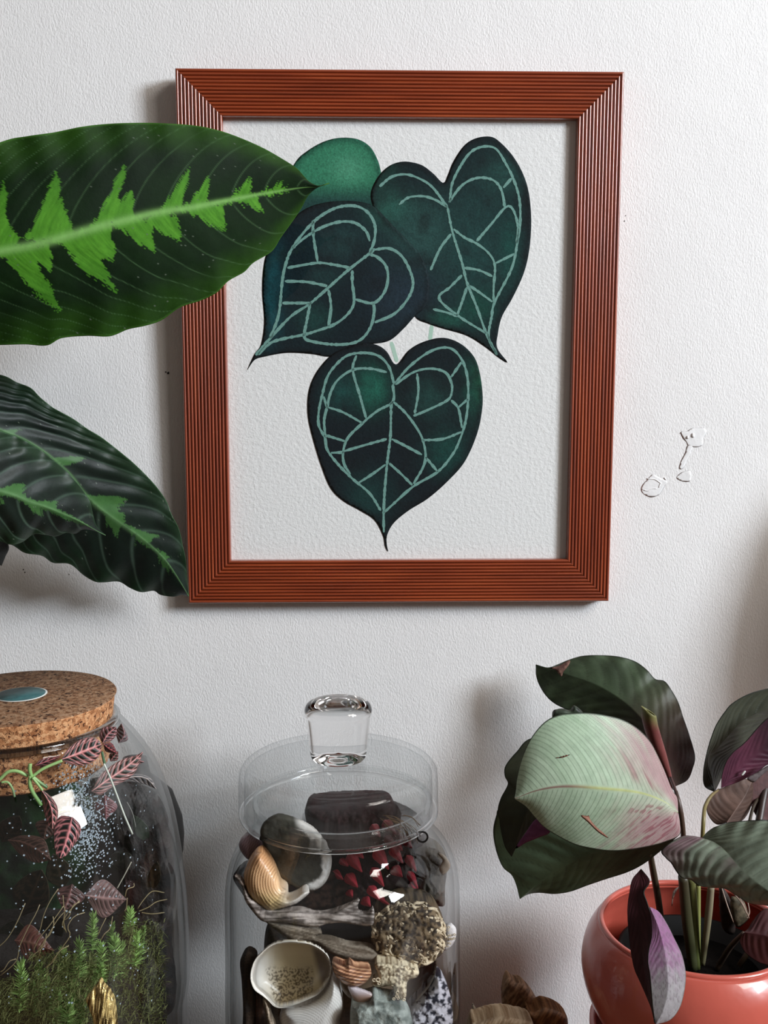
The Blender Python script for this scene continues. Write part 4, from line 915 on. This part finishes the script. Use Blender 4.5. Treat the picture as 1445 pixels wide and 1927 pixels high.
t_ = blob('speckled_stone', e5([(1215,680),(1258,700),(1290,780),(1306,880),(1300,1000),(1270,1150),(1120,1150),(1050,1000),(1055,880),(1130,795),(1185,735)]), -.142, .012, bpy.data.materials['rough_stone'], None,
          c_stone((24, 26, 40), (196, 196, 206), 6, 12, .46, .05), R=24, disp=lambda x, y: .002*fbm(x/8, y/8, 7), step=3)
tag(t_, 'rounded white and blue-black speckled stone at the lower right in the glass jar', 'stone')
# bark pieces on the left
M_bark = mat('bark', None, rough=.85, bscale=110, bdist=.002)
for pts, y, a, b, nm, lb in (([(150,600),(190,545),(245,575),(228,640),(215,720),(235,800),(230,1000),(215,1250),(150,1250),(165,900),(158,720)], -.150, (24,18,14), (58,46,36), 'bark_strip', 'narrow dark bark strip at the left wall of the glass jar'),
        ([(218,790),(250,770),(300,850),(338,1000),(340,1250),(230,1250),(222,1000)], -.146, (52,32,22), (96,62,42), 'bark_chip', 'reddish brown bark chip between the bark strip and the white shell'),
        ([(272,815),(300,820),(320,900),(352,1000),(360,1200),(330,1200),(300,960)], -.158, (112,98,82), (176,160,140), 'driftwood_stick', 'thin pale driftwood stick under the open clam shell')):
    t_ = blob(nm, e5(pts), y, .005, M_bark, None, c_fib(a, b, .05, 3, 24, 3), R=8, disp=lambda x, y: .0012*fbm(x/3, y/20, 4), step=3); tag(t_, lb, 'wood')
t_ = blob('dark_backing_block', e5([(300,400),(420,480),(640,580),(880,640),(1000,720),(1150,900),(1200,1250),(320,1250),(280,700)]), -.105, .02, M_bark, None, c_fib((20,16,14), (52,40,34), .2, 14, 5, 3), R=30, step=6)  # added dark backing so the gaps between the shells stay dark
tag(t_, 'dark backing block added behind the shells in the glass jar to darken the gaps', 'wood')
t_ = blob('dark_leaf', e5([(115,130),(240,60),(420,150),(620,100),(860,220),(860,330),(640,330),(420,330),(240,320),(150,220)]), -.118, .006, M_any, None, c_fib((26,20,18), (72,52,44), .4, 6, 6, 5), R=10, step=4)
tag(t_, 'crumpled dark brown leaf behind the tan snail shell and protea bracts', 'dried leaf')
t_ = blob('dark_sliver', e5([(1315,640),(1318,700),(1300,800),(1308,930),(1300,1200),(1285,1100),(1290,800)]), -.105, .001, M_any, None, lambda x, y, d: lin(70, 64, 62), step=3); tag(t_, 'thin grey sliver against the right wall of the glass jar', 'wood')

# ---------------------------------------------------------------- dried pods right of the jar
e8 = lambda p: Z(860, 1800, 5.5577, p)
M_pod = mat('dried_pod', None, rough=.8, spec=.3, bscale=160, bdist=.0012)
def blobg(nm, pts, y, H, a, b, lb, cat, ang=.6, **k):
    t_ = blob(nm, pts, y, H, M_pod, None, c_fib(a, b, ang, 3, 16, 5), step=2.6, **k); tag(t_, lb, cat)
blobg('upright_seed_pod', e8([(545,215),(500,255),(478,330),(468,430),(475,540),(520,640),(560,760),(640,1300),(760,1300),(880,760),(900,560),(870,520),(800,400),(700,290),(650,272),(610,270)]), -.075, .010, (96,68,48), (158,122,92), 'brown ribbed dried seed pod standing upright beside the glass jar', 'seed pod', R=16, disp=lambda x, y: .0016*fbm((x-.5*y)/4, y/14, 3))
blobg('open_seed_pod', e8([(715,515),(760,560),(800,575),(870,545),(920,530),(1040,560),(1130,610),(1155,650),(1155,800),(1100,1300),(800,1300),(760,800),(730,620)]), -.088, .012, (92,58,32), (142,98,60), 'rounded amber-brown seed pod leaning on the upright one', 'seed pod', R=18)
blobg('pale_coral_cap', e8([(140,706),(220,680),(330,645),(430,622),(520,626),(640,650),(740,672),(800,706),(820,900),(760,1300),(240,1300),(120,900)]), -.105, .012, (150,122,92), (204,182,152), 'pale crusted cap in front of the brown seed pods', 'coral', R=14, disp=lambda x, y: .002*fbm(x/5, y/5, 3))
blobg('thorn', e8([(155,505),(170,500),(210,560),(240,620),(268,660),(270,760),(240,1300),(180,1300),(165,700),(158,600)]), -.09, .003, (84,74,62), (176,164,146), 'small curved pale thorn beside the crusted cap', 'thorn', R=8)

# ---------------------------------------------------------------- terracotta pot and calathea, lower right
PY = -.125
PC = np.array([at1(1306, 1755, PY)[0], PY, 0.0])
ps = lambda r: scl(PY, r)
M_terra = mat('terracotta_glaze', tuple(lin(208, 96, 80)), rough=.32, spec=.55, coat=.6, coatr=.06, nscale=14, nfac=3.0, bscale=24, bdist=.0006)
pt = thing('glazed_pot', (PC[0], PC[1], .104), 'shiny terracotta-pink round bowl pot holding the calathea', 'pot')
pr = [(.0005, .1045), (.036, .1045), (.046, .109)]+rows([(1960, 148), (1927, 166), (1890, 188), (1855, 202), (1819, 208), (1785, 203), (1762, 193), (1748, 183), (1743, 178)], 1306, PY)
pr = [tuple(p) for p in cr(pr, 60)]
lathe('pot_bowl', dbl(pr, .0035), (PC[0], PC[1], 0), M_terra, pt, n=128)
zt_ = pr[-1][1]
torus('pot_rim', (PC[0], PC[1], zt_), pr[-1][0]-.0016, .0018, M_terra, pt)
ns = lathe('nursery_pot', [(.030, .112), (.044, zt_-.020), (.0455, zt_-.020), (.0455, zt_-.017), (.0435, zt_-.017), (.029, .112)], (PC[0]+.001, PC[1], 0), mat('black_plastic', (.008, .008, .008), rough=.7, spec=.2), pt, n=64)
sd = lathe('potting_soil', [(.028, .114), (.043, zt_-.028), (0, zt_-.025)], (PC[0]+.001, PC[1], 0), mat('wet_compost', (.004, .003, .0025), rough=.95, spec=.1, bscale=300, bdist=.002), pt, n=48)
stn = lathe('pot_stand', [(.050, 0), (.056, .01), (.058, .085), (.060, .0955), (.060, .099), (.057, .100), (.0555, .097), (.053, .05), (0, .045)], (PC[0]-.0005, PC[1], 0), M_terra, None, n=96, origin=(PC[0], PC[1], 0))
tag(stn, 'terracotta-pink cylinder under the round glazed pot', 'pot stand')
CP = thing('calathea', (PC[0], PC[1], zt_-.026), 'calathea with broad olive, pale green and burgundy leaves in the terracotta pot', 'plant')
def c_cal(dark, mid_, red, k, nvw=.05, vc=(40, 30, 28), vs=.4, redf=None, spots=True, edge=(20, 26, 16)):
    def f(D):
        n = fbm(D['u0']*7, D['av']*3+D['v'], k)
        c = mix(lin(*dark, 1.25), lin(*mid_, 1.35), n)
        if redf is not None: c = mix(c, lin(*red, 1.1), redf(D))
        c = mix(c, lin(*vc), vein(D, nvw)*vs*sst(.01, .05, D['av']))
        c = mix(c, lin(*edge), sst(.965, .99, D['av']))
        return c
    return f
def L(mid_, a_, b_, ys, cf, N=110, M=44, **k):
    return leaf('leaf', e9(mid_), e9(a_), e9(b_), ys, M_leafg, CP, cf, N=N, M=M, **k)
e9 = lambda p: Z(900, 1200, 2.6514, p)
# back, top leaf
L([(975,745),(930,600),(850,450),(740,330),(600,240),(450,185),(287,135)],
  [(975,745),(1040,712),(1068,655),(1080,590),(1050,480),(1022,400),(1000,330),(968,270),(930,218),(882,207),(840,160),(780,118),(700,95),(600,88),(520,92),(450,112),(400,133),(340,152),(287,135)],
  [(975,745),(920,690),(840,560),(760,480),(640,440),(520,390),(440,358),(380,328),(330,280),(292,205),(287,135)],
  (-.115, -.030), c_cal((38,46,34),(78,94,70),(64,30,26),3, vs=.35, redf=lambda D: sst(.62, .15, D['u'])*.9*(.75+.5*fbm(D['px']/20, D['py']/20))), nv=11, quilt=0.00022, fold=(.006,.010), curl=(.004,.0), ripple=.0015, kk=.4)
blob('withered_spot', e9([(300,142),(345,150),(400,140),(455,112),(450,140),(425,170),(415,195),(400,180),(380,160)]), -.043, .0007, M_any, CP, c_mot((84,54,46),(150,112,98),5), step=2)
# rolled young leaf
def roll():
    A = e9([(812,342),(820,420),(850,520),(888,600),(928,670),(960,740),(972,758)]); B = e9([(884,388),(892,432),(912,500),(936,580),(956,660),(970,730),(977,756)])
    A, B = cr(A, 30), cr(B, 30); V = []; F = []
    for i in range(30):
        yy = -.128+.01*i/29; a, b = at1(*A[i], yy), at1(*B[i], yy); c = (a+b)/2; h = (b-a)/2; r = np.linalg.norm(h)
        for k in range(22):
            t = 2*np.pi*k/18; q = 1-.10*k/21
            V.append(c+(h*math.cos(t)+np.array([0, -r, 0])*math.sin(t))*q)
    for i in range(29):
        for k in range(21): F.append((i*22+k, i*22+k+1, (i+1)*22+k+1, (i+1)*22+k))
    V = np.array(V); u = np.repeat(np.arange(30)/29, 22)
    c = mix(lin(92,44,42), lin(150,84,80), fbm(np.tile(np.arange(22), 30)/2.5, u*5, 3)); c = mix(lin(120,118,72), c, sst(.0, .22, u))
    mesh('rolled_leaf', V, F, M_leafg, CP, col=c, solid=.0005)
roll()
# left leaf behind
L([(700,640),(520,620),(380,680),(260,820),(165,1092)],
  [(700,640),(480,500),(270,500),(190,570),(135,640),(132,690),(147,730),(112,800),(96,860),(105,905),(112,960),(132,1040),(165,1092)],
  [(700,640),(560,760),(400,900),(300,900),(240,960),(190,1040),(165,1092)], (-.158, -.166), c_cal((30,32,24),(54,56,40),(40,20,20),5, vs=.3), fold=(.004,.002), quilt=0.00019, nv=10)
blob('leaf_underside', e9([(185,1052),(230,980),(298,900),(360,965),(300,998),(240,1022)]), -.178, .0006, M_leafg, CP, lambda x, y, d: mix(lin(92,40,78), lin(140,80,126), fbm(x/20, y/6, 2)), step=3)
# lower left big leaf
L([(1000,985),(800,1010),(640,1050),(500,1100),(380,1165),(290,1230),(207,1302)],
  [(1000,985),(800,850),(500,800),(250,820),(110,850),(90,885),(74,960),(86,1050),(120,1140),(166,1182),(190,1235),(207,1302)],
  [(1000,985),(900,1070),(820,1130),(740,1170),(640,1202),(540,1236),(460,1265),(380,1277),(300,1271),(245,1280),(207,1302)],
  (-.185, -.130), c_cal((58,74,54),(106,132,104),(44,30,28),8, vs=.35, redf=lambda D: sst(.75, .2, D['u'])*.65), nv=12, quilt=0.00026, fold=(.004,.010), curl=(0,.004), kk=.4)
# big pale front leaf
def c_pale(D):
    x, y = D['px'], D['py']; n = fbm(D['u0']*9, D['av']*2+D['v'], 4)
    c = mix(lin(156,182,150), lin(196,214,188), n)
    t = (x-1050)/200; pkk = sst(.25, 1.0, t+.25*(fbm(D['u0']*22, D['av']*3, 7)-.5)*2)*(.35+.65*sst(.1, .6, D['av']))
    c = mix(c, lin(176,132,140), pkk*.85)
    st = sst(.62, .72, fbm(D['u0']*46, D['av']*3.5+5*D['v'], 9, 2))*sst(.35, .9, t)*sst(.1, .3, D['av']); c = mix(c, lin(142,66,84), st*.7)
    f = D['u0']*34; f = np.abs(f-np.round(f)); c = mix(c, lin(96,112,90), np.exp(-(f/.075)**2)*.65*sst(.02, .08, D['av']))
    rib = np.exp(-(D['av']/.022)**2); c = mix(c, mix(lin(190,196,130), lin(140,104,96), sst(.45, .7, D['u'])), rib)
    return mix(c, lin(36,44,32), sst(.975, .992, D['av']))
L([(995,872),(930,820),(850,785),(760,765),(620,752),(480,742),(380,745),(280,765),(183,802)],
  [(995,872),(990,800),(965,760),(930,670),(890,580),(850,510),(790,450),(720,410),(650,390),(560,376),(480,376),(400,386),(330,422),(265,500),(220,600),(196,700),(190,760),(183,802)],
  [(995,872),(1004,930),(1000,985),(930,1018),(860,1038),(760,1056),(660,1063),(560,1050),(480,1030),(400,990),(330,945),(280,890),(240,842),(183,802)],
  (-.195, -.215), c_pale, N=380, M=80, nv=17, quilt=.00003, fold=(.006,.004), curl=(.006,.008), arch=-.012, kk=.42)
for p in ([(510,888),(545,890),(550,885),(560,910),(590,945),(625,975),(650,1000),(630,992),(590,965),(550,925)], [(380,602),(420,592),(460,582),(425,598)]):
    blob('brown_scar', e9(p), -.2265, .0008, M_any, CP, lambda x, y, d: mix(lin(120,70,52), lin(176,130,110), sst(1, 3, d)), step=1.6)
# small curled tip behind the pale leaf
blob('curled_tip', e9([(370,402),(375,370),(420,357),(460,364),(480,341),(505,355),(522,380),(480,392),(400,395)]), -.16, .003, M_leafg, CP, c_mot((24,28,20),(70,82,66),8), step=2.4)
# right group
L([(1178,770),(1148,600),(1200,540),(1280,450),(1340,400),(1445,352),(1560,330),(1680,380)],
  [(1178,770),(1128,740),(1124,660),(1144,560),(1165,490),(1190,430),(1230,370),(1265,330),(1330,290),(1400,265),(1500,250),(1600,290),(1680,380)],
  [(1178,770),(1215,690),(1235,620),(1270,570),(1330,520),(1400,440),(1470,400),(1580,380),(1680,380)],
  (-.12, -.10), c_cal((34,36,28),(70,72,58),(50,40,32),11, vs=.35, vc=(110,118,110), redf=lambda D: sst(.5, .1, D['u'])*.6), nv=13, quilt=0.00029, fold=(-.004,.012), kk=.35)
L([(1212,748),(1330,620),(1480,520),(1640,470)], [(1212,748),(1215,690),(1236,620),(1272,570),(1332,520),(1445,400),(1560,370),(1640,470)],
  [(1212,748),(1290,722),(1390,672),(1445,632),(1540,600),(1640,470)], (-.130, -.125), c_cal((58,24,40),(96,48,66),(30,14,22),12, vs=.15, redf=lambda D: sst(.3, .7, D['u'])*.8), quilt=0.00013)
blob('pale_mark', e9([(1310,685),(1325,665),(1335,668),(1320,688)]), -.1315, .0005, M_white, CP, step=1.2)
L([(1240,922),(1290,850),(1330,790),(1365,715)], [(1240,922),(1190,932),(1155,900),(1138,852),(1152,790),(1190,762),(1260,732),(1320,705),(1365,715)],
  [(1240,922),(1310,915),(1352,860),(1365,800),(1372,750),(1365,715)], (-.145, -.12), c_cal((64,48,42),(106,82,72),(60,44,38),13, vs=.5, vc=(60,42,38), redf=lambda D: (D['v'] > 0)*.5), nv=7, quilt=0.00019, kk=.45, fold=(.004,.006))
L([(1395,905),(1400,830),(1420,740),(1470,640)], [(1395,905),(1362,840),(1352,760),(1400,680),(1470,640)], [(1395,905),(1470,900),(1520,780),(1470,640)], (-.125, -.115), c_cal((58,34,34),(96,62,60),(40,26,24),14, vs=.3), nv=5)
blob('leaf_fold', e9([(1340,702),(1390,672),(1440,640),(1475,628),(1440,665),(1400,700),(1372,722)]), -.134, .001, M_leafg, CP, lambda x, y, d: mix(lin(84,72,74), lin(140,130,130), fbm(x/9, y/4, 2)), step=2.5)
L([(1118,1000),(1180,1022),(1232,1062),(1290,1128),(1350,1190),(1445,1262),(1540,1330),(1610,1400)],
  [(1118,1000),(1138,975),(1180,945),(1240,925),(1310,915),(1380,911),(1445,911),(1540,950),(1610,1100),(1650,1280),(1610,1400)],
  [(1118,1000),(1060,990),(1005,996),(915,1058),(935,1100),(960,1122),(985,1162),(1012,1196),(1060,1207),(1100,1237),(1160,1246),(1230,1252),(1290,1287),(1350,1322),(1445,1337),(1550,1375),(1610,1400)],
  (-.185, -.215), c_cal((86,94,80),(128,140,122),(122,84,98),16, vs=.45, vc=(52,50,46), redf=lambda D: sst(.55, .1, D['u'])*(D['v'] > 0)*.8*sst(.2, .7, fbm(D['u0']*12, D['av'], 5))), N=150, M=60, nv=12, quilt=0.00038, fold=(.002,.010), curl=(.002,.004), arch=-.006, kk=.42, ripple=.001)
# unseen leaf and petiole added beyond the right edge to shadow the wall
L([(2460,560),(2540,200),(2580,-200),(2550,-700),(2460,-1050)], [(2460,560),(2320,200),(2260,-250),(2320,-750),(2460,-1050)], [(2460,560),(2710,200),(2810,-250),(2740,-750),(2460,-1050)], (-.10, -.07), c_cal((38,46,34),(78,94,70),(64,30,26),3), nv=11, N=40, M=16)
ptube('petiole', e9([(1300,1640),(1560,1300),(2340,900),(2460,560)]), [-.13,-.12,-.11,-.10], [5,5,5,4], M_stem, CP, res=22, n=8, col=stemcol((60,50,36),(60,50,36),22))
# folded hanging leaf
bnd = [(812,1155),(850,1200),(852,1228),(826,1268),(842,1320),(866,1400),(868,1480),(850,1560),(846,1620),(856,1680),(862,1750),(872,1850),(882,1925)]
L([(812,1155),(800,1250),(800,1400),(815,1550),(835,1700),(860,1830),(882,1925)], [(812,1155),(768,1205),(754,1270),(744,1350),(748,1450),(760,1560),(778,1650),(802,1705),(838,1785),(868,1860),(882,1925)], bnd,
  (-.190, -.212), c_cal((44,18,24),(70,32,38),(30,12,18),17, vs=.25, vc=(28,12,16)), nv=10, quilt=0.00013, fold=(.003,-.004), solid=.0006)
def c_lil(D):
    x, y = D['px'], D['py']; t = (y-1710)/215
    n = fbm(D['u0']*16, D['av']*4, 5); c = mix(lin(150,104,140), lin(168,164,166), sst(.25, .7, t+.35*(n-.5)+.12*(D['px']-1260)/30*.3))
    c = mix(c, lin(120,62,108), sst(.55, .75, fbm(D['u0']*50, D['av']*4, 6, 2))*.5*(1-t)); c = mix(c, lin(96,84,90), sst(.6, .7, fbm(x/2.0, y/5, 8, 2))*.4)
    return mix(c, lin(96,104,92), sst(.95, .99, D['av'])*.8)
L([(856,1345),(900,1450),(935,1600),(945,1750),(920,1860),(885,1927)], [(856,1345),(866,1420),(866,1490),(850,1560),(846,1620),(856,1680),(862,1750),(872,1850),(885,1927)],
  [(856,1345),(900,1370),(940,1430),(975,1500),(1010,1572),(1028,1640),(1033,1700),(1022,1780),(1000,1850),(955,1905),(885,1927)], (-.206, -.213), c_lil, N=110, M=40, nv=12, quilt=0.00010, fold=(.002,.010), arch=-.006, solid=.0006)
blob('brown_spot', e9([(874,1905),(880,1895),(888,1910),(884,1924),(877,1920)]), -.2145, .0005, M_dark, CP, step=1.5)
L([(1330,1470),(1400,1480),(1480,1500),(1530,1520)], [(1330,1470),(1350,1450),(1372,1410),(1410,1365),(1450,1354),(1510,1400),(1530,1520)], [(1330,1470),(1310,1490),(1306,1522),(1330,1568),(1370,1602),(1420,1626),(1480,1625),(1530,1520)],
  (-.175, -.18), c_cal((52,24,28),(74,40,40),(30,14,16),18, vs=.2), nv=6, quilt=0.00019, fold=(.005,.005))
# petioles
def st(pts, ys, r, a, b, res=22, nm='petiole'):
    P = e9(pts); ptube(nm, P, ys, r, M_stem, CP, res=res, n=10, col=stemcol(a, b, res))
st([(985,765),(1008,860),(1022,980),(1025,1100),(1035,1200),(1046,1420),(1062,1640)], [-.15,-.155,-.15,-.135,-.125,-.12,-.12], [3.5,5,5,5,6,7,7], (64,44,36), (70,62,36))
st([(960,700),(985,770),(1000,860)], [-.125,-.14,-.15], 3, (70,40,40), (64,44,36))
st([(855,1070),(875,1180),(895,1290),(912,1410)], [-.165,-.14,-.12,-.115], [6,6.5,6.5,6], (72,60,44), (60,48,38))
st([(1020,1190),(1040,1400),(1072,1650)], [-.14,-.135,-.13], [9,10,9], (56,50,34), (60,64,38))
st([(1060,1195),(1076,1400),(1092,1650)], [-.135,-.13,-.13], [8,8,6], (92,92,52), (78,86,44))
st([(1096,1225),(1096,1400),(1098,1640)], [-.13,-.128,-.128], [5,5,4], (140,142,84), (110,116,64))
st([(1162,1235),(1146,1400),(1118,1630)], [-.14,-.136,-.13], [6.5,7,5], (132,122,100), (104,100,72))
st([(1200,758),(1160,790),(1132,840),(1124,900),(1118,1000),(1108,1110),(1096,1230)], [-.125,-.135,-.14,-.15,-.15,-.14,-.13], [2,3,3.6,3.8,4,4,5], (110,92,60), (138,134,78))
st([(1395,800),(1370,850),(1352,920)], [-.12,-.13,-.14], 3, (50,40,28), (50,40,28)); st([(1450,690),(1425,780),(1400,920)], [-.11,-.12,-.13], 7, (44,30,26), (56,40,34))
st([(1322,1475),(1260,1540),(1210,1620),(1190,1660)], [-.16,-.14,-.13,-.13], [4,5,5,4], (70,54,44), (44,36,28))
for a0, b0, c0 in (((1212,1240),(1240,1330),(1272,1420)), ((1262,1262),(1310,1320),(1340,1380)), ((1345,1320),(1352,1370),(1340,1400)), ((1300,1290),(1330,1350),(1350,1400)), ((1005,1240),(975,1270),(965,1340)), ((1010,1240),(990,1255),(970,1300))):
    st([a0, b0, c0], [-.12,-.125,-.13], [.8,1.3,.9], (150,130,118), (120,96,80), 10, 'dry_sheath')
blob('sheath', e9([(1265,1300),(1320,1310),(1345,1370),(1350,1400),(1310,1440),(1285,1440),(1262,1380)]), -.115, .003, M_any, CP, c_mot((60,54,38),(104,92,72),7), step=3)
blob('sheath', e9([(1205,1250),(1250,1290),(1280,1400),(1275,1480),(1215,1440)]), -.108, .003, M_any, CP, c_mot((34,26,20),(60,44,38),7), step=3)
